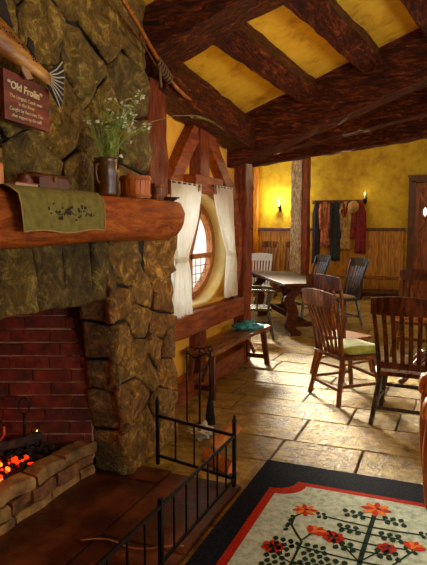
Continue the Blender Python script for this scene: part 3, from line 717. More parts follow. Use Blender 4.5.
# pole lashed to the post head
P = thing('wooden_pole', 'long thin wooden pole lashed beside the top of the chimney post', 'pole', (-1.84, 3.06, 2.9))
def rel(pts, o): o = Vector(o); return [Vector(p_) - o for p_ in pts]
po = (-1.84, 3.06, 2.9)
q = MB(); q.tube(rel([(-1.746, 2.765, 2.914), (-1.80, 3.065, 2.848), (-1.86, 3.365, 2.782), (-1.92, 3.667, 2.716)], po), .013, 8, r2=.016); q.build('shaft', M['chair_gold'], P)
q = MB(); q.tube(rel([(-1.80, 2.95, 2.80), (-1.85, 3.30, 2.74), (-1.92, 3.62, 2.68)], po), .006, 8); q.build('side_rod', M['chair_brown'], P)
q = MB(); q.tube(rel([(-1.93, 3.80, 2.66), (-1.94, 3.95, 2.62), (-1.94, 4.10, 2.59), (-1.94, 4.22, 2.58)], po), [.01, .016, .014, .008], 8); q.build('blade', M['chair_gold'], P)
q = MB()
for i in range(7):
    c = Vector((-1.92, 3.62 + .03 * i, 2.715 - .012 * i)) - Vector(po); q.tube([c + Vector((math.cos(a) * .026, math.sin(a) * .012, math.sin(a) * .032)) for a in [2 * PI * k / 12 for k in range(13)]], .009, 6)
q.tube(rel([(-1.89, 3.6, 2.68), (-1.89, 3.61, 2.60), (-1.89, 3.62, 2.54)], po), .011, 7); q.build('lashing', flat('old twine', (120, 90, 50), .8), P)

# ------------------------------------------------------------------ fire things
hot = emis('glowing ember', (255, 52, 6), 1.6); hot2 = emis('bright coal', (255, 100, 20), 4)
coal = mat('charcoal', [(14, 10, 9), (40, 28, 22)], scale=20, rough=.8, bump=.8)
q = MB(); rnd = random.Random(5)
for i in range(1500):
    x = rnd.uniform(-2.9, -2.16); y = rnd.uniform(1.0, 2.9); s_ = rnd.uniform(.008, .024); d0 = math.hypot((x + 2.34) / .30, (y - 2.22) / .46)
    if y > 3.0 + (x + 2.08) * .415 - .05: continue
    q.m = 1 if (d0 < 1.0 and rnd.random() < .75 * (1.15 - d0)) else (2 if d0 < .55 and rnd.random() < .25 else 0)
    q.blob((x, y, .195 + rnd.uniform(0, .03) + .09 * max(0, 1 - d0)), (s_, s_ * rnd.uniform(.7, 1.3), s_ * .7), i, .6, nu=7, nv=5)
o = q.build('embers', [coal, hot, hot2]); tag(o, 'bed of glowing embers and ash inside the brick firebox', 'embers', kind='stuff')
bark = mat('charred log', [(16, 10, 8), (54, 32, 20), (86, 54, 34)], scale=14, stretch=(2, .6, 2), rough=.8, bump=1, dist=.02)
LG = [((-2.80, 1.7, .33), (-2.72, 2.5, .34), .055, 'blackened log lying at the back of the fire'), ((-2.46, 2.0, .33), (-2.68, 2.68, .37), .04, 'thinner charred log crossing over the fire bed'), ((-2.60, 2.35, .28), (-2.36, 2.84, .27), .032, 'short charred log end near the right side of the firebox')]
for a, b_, r_, lb in LG:
    a = Vector(a); b_ = Vector(b_); L = thing('fire_log', lb, 'log', a, group='logs in the fire')
    q = MB(); q.tube([(b_ - a) * t + Vector((0, 0, .008 * math.sin(t * 7))) for t in [i / 8 for i in range(9)]], [r_ * (1 + .1 * math.sin(i * 2.1)) for i in range(9)], 12); q.build('bark', bark, L)
    q = MB(); q.blob((b_ - a) * .25 + Vector((.02, 0, -r_ * .6)), (r_ * .8, .07, r_ * .5), 3, .5); q.build('glowing_char', hot, L)
# firedog with ring top
A = thing('andiron', 'black iron firedog with ring top standing in the fire', 'andiron', (-2.40, 2.74, .2))
q = MB(); q.tube([(0, 0, 0), (0, 0, .16), (.004, 0, .24)], .009, 8); q.tube([(-.05, 0, -.01), (-.02, 0, .03), (0, 0, .04), (.02, 0, .03), (.03, 0, -.01)], .009, 8); q.build('upright', M['iron'], A)
q = MB(); q.tube([(-.032 * math.sin(a) * .92, -.032 * math.sin(a) * .38, .29 - .05 * math.cos(a)) for a in [2 * PI * i / 24 for i in range(25)]], .005, 7); q.build('ring', M['iron'], A)
q = MB(); q.tube([(0, 0, .07), (-.25, -.05, .06)], .008, 8); q.build('log_rest', M['iron'], A)
A = thing('fire_hook', 'curved iron hook glowing orange at the left of the fire', 'hook', (-2.46, 2.62, .22))
q = MB(); q.tube([(-.16, -.06, .03), (-.08, -.03, .05), (-.03, 0, .07), (0, .01, .12), (.0, .01, .17)], .008, 8); q.build('shank', mat('hot iron', [(150, 50, 20), (210, 90, 40)], rough=.5), A)
q = MB(); q.tube([(0, .01, .165), (-.01, 0, .20), (-.03, -.01, .215)], .006, 8); q.build('tip', M['iron'], A)
q = MB(); q.tube([(-2.40, 2.85, .24), (-2.40, 2.85, .262), (-2.402, 2.853, .28), (-2.40, 2.855, .30)], [.004, .009, .006, .001], 8)
tag(q.build('flame', emis('small flame', (255, 170, 60), 9)), 'tiny orange flame to the right of the iron firedog', 'flame')

# cord on the hearth
q = MB(); q.tube([(-1.66 + .5 * t, 2.27 + .12 * t + .03 * math.sin(t * 8), .032) for t in [i / 24 for i in range(25)]], .004, 6)
tag(q.build('cord', flat('orange brown cord', (190, 110, 50), .7)), 'thin orange-brown cord trailing across the dark hearth flags', 'cord')

# ------------------------------------------------------------------ fender
FE = thing('hearth_fender', 'black wrought iron fender railing around the dark hearth', 'fender', (-1.16, 3.14, 0.0))
def fe(name, mb): o = mb.build(name, M['iron'], FE); o.location = (1.16, -3.14, 0); return o
cor = [Vector((-1.75, 3.26, .02)), Vector((-1.165, 3.14, .01)), Vector((-1.165, 2.19, .02)), Vector((-1.165, .75, .02))]
for i, c in enumerate(cor):
    q = MB(); hh = .41 if i != 2 else .36; q.bar(c, c + Vector((0, 0, hh)), .022, .022); 
    fe('post', q)
    if i != 2:
        q = MB(); q.blob(c + Vector((0, 0, hh + .012)), (.016, .016, .018), 0, 0); q.blob(c + Vector((0, 0, hh + .036)), (.009, .009, .012), 0, 0); fe('finial', q)
for (a, b_) in ((cor[0], cor[1]), (cor[1], cor[3])):
    for z, nm in ((.33, 'top_rail'), (.06, 'bottom_rail')):
        q = MB(); q.bar(a + Vector((0, 0, z)), b_ + Vector((0, 0, z)), .014, .018); fe(nm, q)
for (a, b_, n) in ((cor[0], cor[1], 4), (cor[1], cor[2], 7), (cor[2], cor[3], 10)):
    for k in range(1, n):
        c = a.lerp(b_, k / n); q = MB(); q.bar(c + Vector((0, 0, .06)), c + Vector((0, 0, .33)), .009, .009); fe('baluster', q)

# split logs and crumpled paper in the corner behind the fender
lg = mat('split log face', [(150, 74, 24), (212, 126, 52), (232, 160, 86)], scale=10, stretch=(2, 2, .6), rough=.6, bump=.5)
for k, (a, b_, r_, lb) in enumerate([((-1.50, 3.64, .045), (-1.36, 3.72, .19), .05, 'orange split log leaning up behind the fender corner'), ((-1.50, 3.50, .045), (-1.25, 3.34, .045), .045, 'split log lying flat on the floor beneath the leaning one')]):
    a = Vector(a); b_ = Vector(b_); s_, u = frame_of(b_ - a); T_ = thing('split_log', lb, 'log', a, group='split logs behind the fender')
    rings = [[(b_ - a) * t + s_ * x * r_ + u * z * r_ for x, z in ((-1, -.75), (1, -.75), (.75, .1), (.05, 1), (-.6, .45))] for t in (0, .3, .7, 1)]
    q = MB(); q.loft(rings); q.build('wood', lg, T_)
    q = MB(); q.loft([[(b_ - a) * t + s_ * x * r_ + u * z * r_ for x, z in ((-1.06, -.8), (1.06, -.8), (.9, -.68), (-.9, -.68))] for t in (.01, .5, .99)]); q.build('bark', M['darkwood'], T_)
q = MB(); q.blob((-1.70, 3.86, .045), (.085, .075, .045), 5, 1.0, 3.2, 20, 14)
tag(q.build('crumpled_paper', flat('grey white paper', (222, 220, 210), .8)), 'crumpled pale grey paper lying between the fire irons and the logs', 'paper')

# fire irons stand
FT = thing('fire_irons', 'black iron stand with hanging fire irons at the near end of the bench', 'fire irons', (-1.80, 4.06, 0), .3)
q = MB(); q.lathe([(.001, 0), (.07, 0), (.075, .01), (.05, .02), (.012, .03), (.001, .03)], n=20); q.build('base', M['iron'], FT)
q = MB(); q.tube([(0, 0, .02), (0, 0, .62)], .008, 8); q.build('pole', M['iron'], FT)
q = MB(); q.tube([(-.10, 0, .60), (-.05, 0, .565), (0, 0, .57), (.05, 0, .60), (.085, 0, .58)], .007, 8)
for s_ in (-1, 1): q.tube([(s_ * .02 + .02 * math.cos(a), 0, .62 + .02 * math.sin(a)) for a in [PI * i / 8 for i in range(9)]], .006, 7)
q.build('hook_bar', M['iron'], FT)
q = MB(); q.tube([(-.10, -.012, .64), (-.10, -.012, .06)], .006, 8); q.tube([(-.10, -.012, .06), (-.09, -.02, .03), (-.07, -.02, .04)], .006, 8); q.build('poker', M['iron'], FT)
q = MB(); q.tube([(.085, -.01, .62), (.085, -.01, .2)], .007, 8)
q.tube([(.085 + .018 * math.cos(a), -.01, .635 + .022 * math.sin(a)) for a in [2 * PI * i / 14 for i in range(15)]], .006, 7); q.build('brush_handle', M['iron'], FT)
q = MB(); q.lathe([(.001, .24), (.014, .24), (.025, .2), (.034, .12), (.042, .03), (.001, .03)], (.085, -.01, 0), 14, 1, .6); q.build('brush_head', flat('black bristles', (18, 15, 12), .9), FT)

# ------------------------------------------------------------------ curtains
def curtain(name, label, ya, yb, yt0, yt1, yb0, yb1, zt, zt1, zb, x=-2.17, seed=0, kt=.3):
    t = thing(name, label, 'curtain', (x, (ya + yb) / 2, zt), group='curtains at the oval window'); o = Vector((x, (ya + yb) / 2, zt))
    NUu, NV = 48, 26; vs = []
    for j in range(NV + 1):
        v = j / NV; z = zt + (zb - zt) * v; vt = (zt - zt1) / (zt - zb)
        if v < vt: q_ = v / vt; q_ = q_ ** 1.4; a = ya + (yt0 - ya) * q_; b_ = yb + (yt1 - yb) * q_
        else: q_ = min(1, (v - vt) / (1 - vt)) ** .6; a = yt0 + (yb0 - yt0) * q_; b_ = yt1 + (yb1 - yt1) * q_
        for i in range(NUu + 1):
            u = i / NUu; am = .022 * (.5 + .5 * min(1, v * 3 + .3)); y = a + (b_ - a) * u
            vs.append(Vector((x + am * math.sin(u * 2 * PI * 6 + seed + .6 * math.sin(v * 4)) + .01 * noise.noise(Vector((u * 5, v * 5, seed))), y, z + .006 * math.sin(u * 30) * (v == 1))) - o)
    q = MB(); q.smooth = True; q.add(vs, [(j * (NUu + 1) + i, j * (NUu + 1) + i + 1, (j + 1) * (NUu + 1) + i + 1, (j + 1) * (NUu + 1) + i) for j in range(NV) for i in range(NUu)]); q.build('cloth', M['curtain'], t)
    q = MB(); c = Vector((x, (yt0 + yt1) / 2, zt1)) - o; hw = (yt1 - yt0) / 2 + .012; q.smooth = True
    q.loft([[c + Vector((math.cos(a) * .038, math.sin(a) * hw, dz)) for a in [2 * PI * i / 20 for i in range(20)]] for dz in (-.025, -.012, .012, .025)], cap=False); q.build('tie_band', M['curtain'], t)
    q = MB(); q.tube([Vector((x, ya - .04, zt - .012)) - o, Vector((x, yb + .04, zt - .012)) - o], .007, 8); q.build('rod', M['iron'], t)
    return t
curtain('curtain', 'cream tied-back curtain on the left side of the oval window, beside the mantel end', 4.30, 4.93, 4.40, 4.60, 4.30, 4.72, 1.97, 1.30, .80, seed=1)
curtain('curtain', 'cream tied-back curtain on the right side of the oval window, by the brown post', 5.24, 5.74, 5.66, 5.82, 5.55, 5.88, 1.99, 1.30, .84, seed=2)

# ------------------------------------------------------------------ bench under the window
BN = thing('wall_bench', 'worn narrow wooden bench under the oval window beside the fire irons', 'bench', (-2.08, 5.5, 0), math.atan2(-.04, 1))
q = MB(); q.bar((0, -.80, .432), (0, .82, .432), .30, .036, seg=10, amp=.006); q.build('seat', M['bench'], BN)
for s_, yy in ((-1, -.68), (1, .68)):
    for e in (-1, 1):
        q = MB(); q.bar((e * .10, yy, .415), (e * .135, yy + s_ * .07, 0), .06, .035, up=(0, 1, 0)); q.build('leg', M['darkwood'], BN)
    q = MB(); q.bar((-.12, yy + s_ * .045, .1), (.12, yy + s_ * .045, .1), .03, .05); q.build('cross_rail', M['darkwood'], BN)
    q = MB(); q.bar((0, yy - s_ * .0, .15), (0, yy - s_ * .28, .41), .035, .03, up=(1, 0, 0)); q.build('brace', M['bench'], BN)
# turquoise cloth on the bench
q = MB(); q.smooth = True
R = Matrix.Rotation(math.radians(60), 3, 'Z')
q.blob((-2.06, 5.95, .485), (.17, .075, .042), 7, .9, 2.6, 26, 16, R)
o = tag(q.build('turquoise_cloth', mat('turquoise patterned cloth', [(14, 70, 84), (40, 150, 160), (140, 200, 190)], scale=12, rough=.7, bump=.7, bscale=14)), 'turquoise bundled cloth lying on the far end of the window bench', 'cloth')

# ------------------------------------------------------------------ chairs
def make_chair(name, label, wm, pm=None, tilt=-.10, loc=(0, 0, 0), rz=0, H=1.03, nsl=5, arms=False, backrail=False, group='slat-back chairs', crest_m=None, leg_m=None, scale=1, W=.44):
    """local +Y is the front"""
    leg_m = leg_m or wm; crest_m = crest_m or wm
    t = thing(name, label, 'chair', loc, rz, group, scale)
    hw, dp, zs = W / 2, .21, .44
    q = MB(); q.smooth = False
    out = [(-hw * .88, -dp), (hw * .88, -dp), (hw * 1.04, -dp * .3), (hw * 1.08, dp * .8), (hw * .98, dp), (-hw * .98, dp), (-hw * 1.08, dp * .8), (-hw * 1.04, -dp * .3)]
    q.loft([[(x * k, y * k, z) for x, y in out] for z, k in ((zs - .034, .96), (zs - .026, 1), (zs - .006, 1), (zs, .97))]); q.build('seat', wm, t)
    for s_ in (-1, 1):
        q = MB(); q.bar((s_ * hw * .8, -dp + .03, zs), (s_ * hw * 1.0, -dp + tilt, H - .03), .034, .042, up=(0, 1, 0), w2=.03, h2=.026, seg=6, bend=(0, .02, 0)); q.build('back_post', wm, t)
    # crest rail: curved, tall board
    q = MB(); q.smooth = True; rings = []
    for i in range(13):
        u = -1 + 2 * i / 12; x = u * hw * 1.06; y = -dp + tilt + .0 - .035 * (1 - u * u); hgt = .062 + .012 * (1 - u * u); zc = H - .065 + .012 * (1 - u * u)
        th = .012; tl = .25 * hgt
        rings.append([(x, y + th - .008, zc - hgt), (x, y - th, zc - hgt), (x, y - th - tl * .5, zc + hgt), (x, y + th - tl * .5, zc + hgt)])
    q.loft(rings); q.smooth = False; q.build('crest_rail', crest_m, t, smooth=False)
    for i in range(nsl):
        u = -1 + 2 * (i + 1) / (nsl + 1); yb = -dp + .028; zt = H - .12
        q = MB(); q.bar((u * hw * .82, yb, zs - .004 + (.06 if backrail else 0)), (u * hw * .92, -dp + tilt * .86 - .03 * (1 - u * u), zt), .034 if nsl < 6 else .026, .012, up=(0, 1, 0), seg=6, bend=(0, .018, 0)); q.build('slat', wm, t)
    if backrail:
        q = MB(); q.bar((-hw * .85, -dp + .02, zs + .05), (hw * .85, -dp + .02, zs + .05), .028, .05); q.build('lower_back_rail', wm, t)
    ft = {}
    for sx in (-1, 1):
        for sy in (-1, 1):
            top = Vector((sx * hw * .76, sy * dp * .76, zs - .025)); bot = Vector((sx * hw * 1.02, sy * dp * 1.12, 0)); ft[(sx, sy)] = (top, bot)
            q = MB(); q.bar(top, bot, .042, .042, up=(0, 1, 0), w2=.036, h2=.036, ch=.2); q.build('leg', leg_m, t)
    def at(k, z): a, b_ = ft[k]; return a.lerp(b_, (a.z - z) / (a.z - b_.z))
    for sx in (-1, 1):
        q = MB(); q.bar(at((sx, -1), .17), at((sx, 1), .17), .02, .026); q.build('stretcher', leg_m, t)
    q = MB(); q.bar(at((-1, 1), .23), at((1, 1), .23), .02, .028, up=(0, 0, 1)); q.build('stretcher', leg_m, t)
    q = MB(); q.bar(at((-1, -1), .14), at((1, -1), .14), .02, .026); q.build('stretcher', leg_m, t)
    if arms:
        for s_ in (-1, 1):
            q = MB(); q.smooth = True
            q.bar((s_ * hw * .98, -dp - .04, .69), (s_ * hw * 1.12, dp + .04, .68), .05, .028, seg=10, w2=.07, bend=(s_ * .03, 0, .015)); q.build('arm', wm, t)
            q = MB(); q.bar((s_ * hw * .98, dp - .05, zs - .01), (s_ * hw * 1.1, dp - .02, .68), .03, .034, up=(0, 1, 0)); q.build('arm_post', wm, t)
            q = MB(); q.bar((s_ * hw * .98, 0, zs - .01), (s_ * hw * 1.1, 0, .69), .022, .022, up=(0, 1, 0)); q.build('arm_spindle', wm, t)
    return t
G_ = 'slat-back wooden chairs around the tables'
make_chair('slat_back_chair', 'brown slat-back chair carrying the green cushion', M['chair_brown'], loc=(-.87, 5.32, 0), rz=math.radians(-47), W=.49, H=1.01, group=G_, leg_m=M['chair_brown'])
make_chair('slat_back_chair', 'reddish brown slat-back chair standing directly behind the green-cushioned one', M['chair_brown'], loc=(-1.04, 6.12, 0), rz=math.radians(-33), group=G_, H=1.08, crest_m=M['chair_red'])
make_chair('slat_back_chair', 'large dark mahogany slat-back chair seen from behind at the right picture edge', M['chair_red'], loc=(-.315, 4.86, 0), rz=math.radians(-3), H=1.04, nsl=5, backrail=True, group=G_, leg_m=M['chair_dark'])
make_chair('slat_back_chair', 'brown slat-back chair on the far side of the round table', M['chair_brown'], loc=(-.40, 7.42, 0), rz=math.radians(176), H=1.02, group=G_, crest_m=M['chair_red'])
make_chair('slat_back_chair', 'dark slat-back chair with painted grey sheen and mustard pad, nearest the coats on the right', M['chair_dark'], loc=(-1.60, 9.26, 0), rz=math.radians(134), H=1.06, group=G_, leg_m=M['chair_sheen'], crest_m=M['chair_sheen'])
make_chair('slat_back_chair', 'dark slat-back chair with painted grey sheen tucked at the far long side of the trestle table', M['chair_dark'], loc=(-2.34, 9.98, 0), rz=math.radians(134), H=1.06, group=G_, leg_m=M['chair_sheen'], crest_m=M['chair_sheen'])
make_chair('slat_back_chair', 'white slat-back chair at the left end of the trestle table', M['chair_white'], loc=(-3.42, 10.50, 0), rz=math.radians(190), H=1.03, nsl=6, group=G_)
tall = 'tall dark slat-back chair by the panelling under the lit sconce, '
t1 = make_chair('slat_back_chair', tall + 'left one', M['chair_brown'], loc=(-3.80, 12.2, 0), rz=math.radians(180), H=1.22, W=.38, nsl=4, group='tall chairs by the back wall')
copy_thing(t1, tall + 'right one', (-3.33, 12.3, 0), math.radians(168))
make_chair('armchair', 'dark slat-back armchair just beyond the window post at the trestle table corner', M['chair_dark'], loc=(-2.55, 7.76, 0), rz=math.radians(-70), H=.98, arms=True, group=G_, scale=1.0)

# cushions
def cushion(name, label, loc, rz, m, w=.40, d=.34, h=.055):
    t = thing(name, label, 'cushion', loc, rz, None); q = MB(); q.smooth = True; n = 16; rings = []
    def R_(k, z):
        out = []
        for i in range(40):
            a = 2 * PI * i / 40; c, s_ = math.cos(a), math.sin(a); e = .32
            x = math.copysign(abs(c) ** e, c) * w / 2 * k; y = math.copysign(abs(s_) ** e, s_) * d / 2 * k
            out.append((x * (1 - .05 * abs(s_) ** 3), y, z + .006 * noise.noise(Vector((x * 12, y * 12, z))) * (z > h * .3)))
        return out
    q.loft([R_(.85, 0), R_(.97, h * .15), R_(1.0, h * .45), R_(.97, h * .75), R_(.85, h * .98), R_(.6, h * 1.12), R_(.3, h * 1.14), R_(.05, h * 1.1)]); q.build('pad', m, t)
    q = MB(); q.tube(R_(1.0, h * .45) + [R_(1.0, h * .45)[0]], .004, 6); q.build('piping', m, t)
    return t
cushion('seat_cushion', 'olive green seat cushion on the nearest brown chair', (-.835, 5.355, .442), math.radians(-47), M['green_cloth'], .45, .40, .07)
cushion('seat_cushion', 'mustard seat pad on the grey-sheened chair nearest the coats', (-1.615, 9.245, .442), math.radians(134), M['tan_cloth'], h=.04)
cushion('seat_cushion', 'mustard seat pad on the grey-sheened chair tucked at the trestle table', (-2.355, 9.965, .442), math.radians(134), M['tan_cloth'], h=.04)

# ------------------------------------------------------------------ trestle table
a32 = math.radians(32)
TB = thing('trestle_table', 'long oak table with wavy carved trestle legs near the middle of the room', 'table', (-2.42, 8.95, 0), a32)
q = MB(); q.bar((0, -1.10, .755), (0, 1.10, .755), .76, .045, seg=16, amp=.008); q.build('tabletop', M['table'], TB)
prof_ = [(.14, 0), (.17, .03), (.15, .07), (.09, .10), (.07, .16), (.10, .24), (.12, .33), (.09, .42), (.055, .48), (.07, .54), (.12, .58), (.15, .62), (.16, .66), (.16, .70)]
for s_ in (-1, 1):
    for e in (-1, 1):
        q = MB(); q.prism([(e * .25 + x, s_ * .96 - .035, z * 1.05) for x, z in prof_] + [(e * .25 + x - .155, s_ * .96 - .035, z * 1.05) for x, z in prof_[::-1]], (0, .07, 0)); q.build('leg', M['table'], TB)
    q = MB(); q.bar((-.34, s_ * .96, .71), (.34, s_ * .96, .71), .07, .05); q.build('cross_bearer', M['table'], TB)
q = MB(); q.bar((0, -.95, .17), (0, .95, .17), .05, .09); q.bar((-.24, -.96, .17), (.24, -.96, .17), .05, .07); q.bar((-.24, .96, .17), (.24, .96, .17), .05, .07); q.build('stretcher', M['table'], TB)

# round pedestal table on the right
RT = thing('round_table', 'round wooden pedestal table behind the dark mahogany chair', 'table', (-.12, 6.22, 0))
q = MB(); q.smooth = True; q.loft([[(math.cos(a) * (r + .012 * math.sin(a * 9)), math.sin(a) * (r + .012 * math.sin(a * 9)), z) for a in [2 * PI * i / 72 for i in range(72)]] for r, z in ((.60, .70), (.65, .715), (.655, .735), (.64, .75), (.3, .752))]); q.build('tabletop', M['armchair'], RT)
q = MB(); q.lathe([(.05, .15), (.10, .2), (.06, .28), (.05, .4), (.08, .5), (.06, .62), (.12, .70)], n=18); q.build('pedestal', M['chair_red'], RT)
for k in range(4):
    a = PI / 4 + PI / 2 * k; c, s_ = math.cos(a), math.sin(a); q = MB(); q.smooth = True
    pts = [(.04, .24), (.16, .26), (.28, .17), (.38, .06), (.44, .03)]
    q.tube([(c * r, s_ * r, z) for r, z in pts], [.05, .045, .035, .03, .03], 10); q.build('foot', M['chair_red'], RT)
q = MB(); q.lathe([(.001, .10), (.2, .10), (.21, .13), (.001, .15)], n=24); q.build('shelf', M['chair_gold'], RT)

# heavy armchair at the right picture edge
AC = thing('carved_armchair', 'heavy orange oak armchair with rounded arm end, cut by the right picture edge', 'armchair', (.185, 3.60, 0), math.radians(95))
# local +Y faces left across the room
for s_ in (-1, 1):
    q = MB(); q.smooth = True; rings = []
    for (y, z, r) in ((.30, .545, .03), (.325, .575, .04), (.31, .61, .042), (.27, .63, .04), (.15, .635, .034), (0, .63, .032), (-.2, .64, .03)):
        rings.append([(s_ * .27 + math.cos(a) * .055, y + math.sin(a) * r * .0, z + math.sin(a) * r) for a in [2 * PI * i / 14 for i in range(14)]])
    q.loft(rings); q.build('arm', M['armchair'], AC)
    q = MB(); q.smooth = True; q.bar((s_ * .27, .25, .60), (s_ * .27, .24, 0), .10, .11, up=(0, 1, 0), w2=.08, h2=.09, seg=10, amp=.01, ch=.25, bend=(0, .02, 0)); q.build('leg', M['armchair'], AC)
    q = MB(); q.bar((s_ * .26, -.22, 0), (s_ * .26, -.30, 1.05), .06, .06, up=(0, 1, 0)); q.build('leg', M['armchair'], AC)
q = MB(); q.box((0, 0, .42), (.54, .52, .06)); q.build('seat', M['armchair'], AC)
for z in (.6, .78, .98):
    q = MB(); q.bar((-.26, -.27, z), (.26, -.27, z), .03, .09, bend=(0, -.03, 0), seg=8); q.build('back_rail', M['armchair'], AC)

# ------------------------------------------------------------------ rug
rg = MB(); RX0, RX1, RY0, RY1 = -1.10, 1.75, .9, 3.62
rg.m = 0; rg.box(((RX0 + RX1) / 2, (RY0 + RY1) / 2, .0105), (RX1 - RX0, RY1 - RY0, .013), ch=.2)
def notch(x0, x1, y0, y1, r):
    pts = []
    for (cx, cy, a0) in ((x0, y0, PI / 2), (x1, y0, PI), (x1, y1, 1.5 * PI), (x0, y1, 2 * PI)):
        arc_ = [(cx + math.cos(a0 - PI / 2 * i / 8) * r, cy + math.sin(a0 - PI / 2 * i / 8) * r) for i in range(9)]
        pts += arc_[::-1] if False else arc_
    return pts
def plate(poly, z, h):
    rg.prism([(x, y, z) for x, y in poly], (0, 0, h))
A_ = notch(-.965, 1.62, 1.05, 3.36, .14); B_ = notch(-.915, 1.57, 1.10, 3.31, .155)
rg.m = 1; plate(A_, .012, .0065); rg.m = 2; plate(B_, .012, .0085)
rgz = .0205
def strip(pts, w_, mi):
    rg.m = mi
    for (a, b_) in zip(pts[:-1], pts[1:]):
        a = Vector((a[0], a[1], rgz + .0006)); b_ = Vector((b_[0], b_[1], rgz + .0006)); d_ = (b_ - a).normalized(); rg.bar(a - d_ * w_ * .2, b_ + d_ * w_ * .2, w_, .003)
def petal(c, ang, l, w_, mi, z=0):
    rg.m = mi; d_ = Vector((math.cos(ang), math.sin(ang), 0)); s_ = Vector((-d_.y, d_.x, 0)); c = Vector((c[0], c[1], rgz - .001 + z))
    rg.prism([c, c + d_ * l * .5 + s_ * w_, c + d_ * l * .85 + s_ * w_ * .7, c + d_ * l, c + d_ * l * .85 - s_ * w_ * .7, c + d_ * l * .5 - s_ * w_], (0, 0, .0035))
RED, DG, OR = 3, 4, 5
def flower(c, r=.075, n=8, rot=0):
    for i in range(n): petal(c, rot + 2 * PI * i / n, r, r * .2, RED if i % 2 == 0 else OR)
    petal(c, rot + .4, r * .3, r * .15, DG, .001)
def tulip(c, ang, r=.08):
    for k, mi in ((-.75, RED), (-.38, OR), (0, RED), (.38, OR), (.75, RED)): petal((c[0] - math.cos(ang) * r * .4, c[1] - math.sin(ang) * r * .4), ang + k, r * (1.15 - .2 * abs(k)), r * .2, mi, .0004 * abs(k))
def rose(c, r=.06):
    for i in range(7): petal(c, 2 * PI * i / 7, r, r * .36, RED)
    for i in range(3): petal(c, 1 + 2 * PI * i / 3, r * .62, r * .12, DG, .0012)
def leaves(c, ang, n=3, s_=.022, side=0):
    for k in range(n):
        p_ = (c[0] + math.cos(ang) * s_ * 1.6 * k, c[1] + math.sin(ang) * s_ * 1.6 * k)
        petal(p_, ang + 1.35, s_ * 1.7, s_ * .6, DG); petal((p_[0] + math.cos(ang) * s_ * .7, p_[1]), ang - 1.35, s_ * 1.7, s_ * .6, DG)
def tree(cx, top, bot, k=1):
    strip([(cx, top), (cx - .01, (top + bot) / 2), (cx, bot)], .024 * k, DG); flower((cx, top), .085 * k)
    y = top - .1 * k; j = 0
    while y > bot + .1:
        for s_ in (-1, 1):
            L_ = (.15 + .05 * (j % 3)) * k
            if j % 2 == 0:
                strip([(cx, y - .01), (cx + s_ * L_ * .6, y + .0)], .011, DG); leaves((cx + s_ * .05 * k, y), 0 if s_ > 0 else PI, 3, .026 * k)
            else:
                e = (cx + s_ * L_ * 1.25, y + .0); strip([(cx, y - .02), (cx + s_ * L_ * .6, y - .015), e], .011, DG); leaves((e[0] - s_ * .01, e[1]), 0 if s_ > 0 else PI, 2, .02 * k)
        y -= .085 * k; j += 1
# right tree, left stem, mirrored beyond the frame
for mx in (1, -1):
    o_ = .3275
    def X_(x): return o_ + (x - o_) * mx
    tree(X_(-.335), 3.18, 2.2)
    f1 = (X_(-.70), 3.02); flower(f1, .07, 8, .3)
    strip([(X_(-.705), 2.99), (X_(-.735), 2.93), (X_(-.73), 2.84), (X_(-.68), 2.76), (X_(-.64), 2.70), (X_(-.64), 2.3)], .012, DG)
    for yy in (2.91, 2.86, 2.80): leaves((X_(-.735), yy), PI * .9 if mx > 0 else .1, 1, .02)
    tulip((X_(-.60), 2.82), PI / 3 if mx > 0 else 2 * PI / 3, .085); strip([(X_(-.64), 2.72), (X_(-.61), 2.80)], .009, DG)
    for yy in (2.66, 2.58, 2.50, 2.42):
        for s_ in (-1, 1): leaves((X_(-.64) + s_ * .03, yy), (0 if s_ > 0 else PI), 3, .024)
    rose((X_(-.50), 2.80), .058); strip([(X_(-.34), 2.62), (X_(-.42), 2.72), (X_(-.49), 2.78)], .008, DG)
    rose((X_(-.76), 2.60), .06); strip([(X_(-.64), 2.5), (X_(-.70), 2.53), (X_(-.76), 2.58)], .008, DG)
    rose((X_(-.24), 2.80), .05); strip([(X_(-.33), 2.66), (X_(-.27), 2.76)], .008, DG)
    tulip((X_(-.12), 2.86), PI * .4, .08); strip([(X_(-.33), 2.50), (X_(-.2), 2.66), (X_(-.12), 2.82)], .009, DG)
    rose((X_(-.2), 2.5), .06); flower((X_(.1), 3.05), .06); tulip((X_(-.85), 2.2), PI / 2); rose((X_(-.5), 2.2)); rose((X_(-.3), 1.9)); rose((X_(-.6), 1.6)); tree(X_(-.1), 2.0, 1.4)
rm = [mat('navy rug border', [(10, 10, 16), (24, 26, 38), (44, 44, 54)], spec=.08, scale=60, rough=.95, bump=.9, bscale=160, dist=.004),
      mat('red rug band', [(140, 24, 12), (196, 48, 22)], spec=.08, scale=60, rough=.95, bump=.8, bscale=160, dist=.004),
      mat('cream rug field', [(146, 156, 134), (188, 200, 180), (212, 220, 208)], spec=.08, scale=30, rough=.95, bump=1, bscale=110, dist=.006),
      mat('red wool', [(170, 30, 16), (206, 54, 26)], spec=.08, scale=60, rough=.95, bump=.6, bscale=160, dist=.003),
      mat('dark green wool', [(14, 34, 26), (28, 56, 42)], spec=.08, scale=60, rough=.95, bump=.6, bscale=160, dist=.003),
      mat('orange wool', [(206, 96, 22), (230, 140, 44)], spec=.08, scale=60, rough=.95, bump=.6, bscale=160, dist=.003)]
o = rg.build('rug', rm); tag(o, 'cream rug with red and green flower trees and a navy border before the hearth', 'rug')

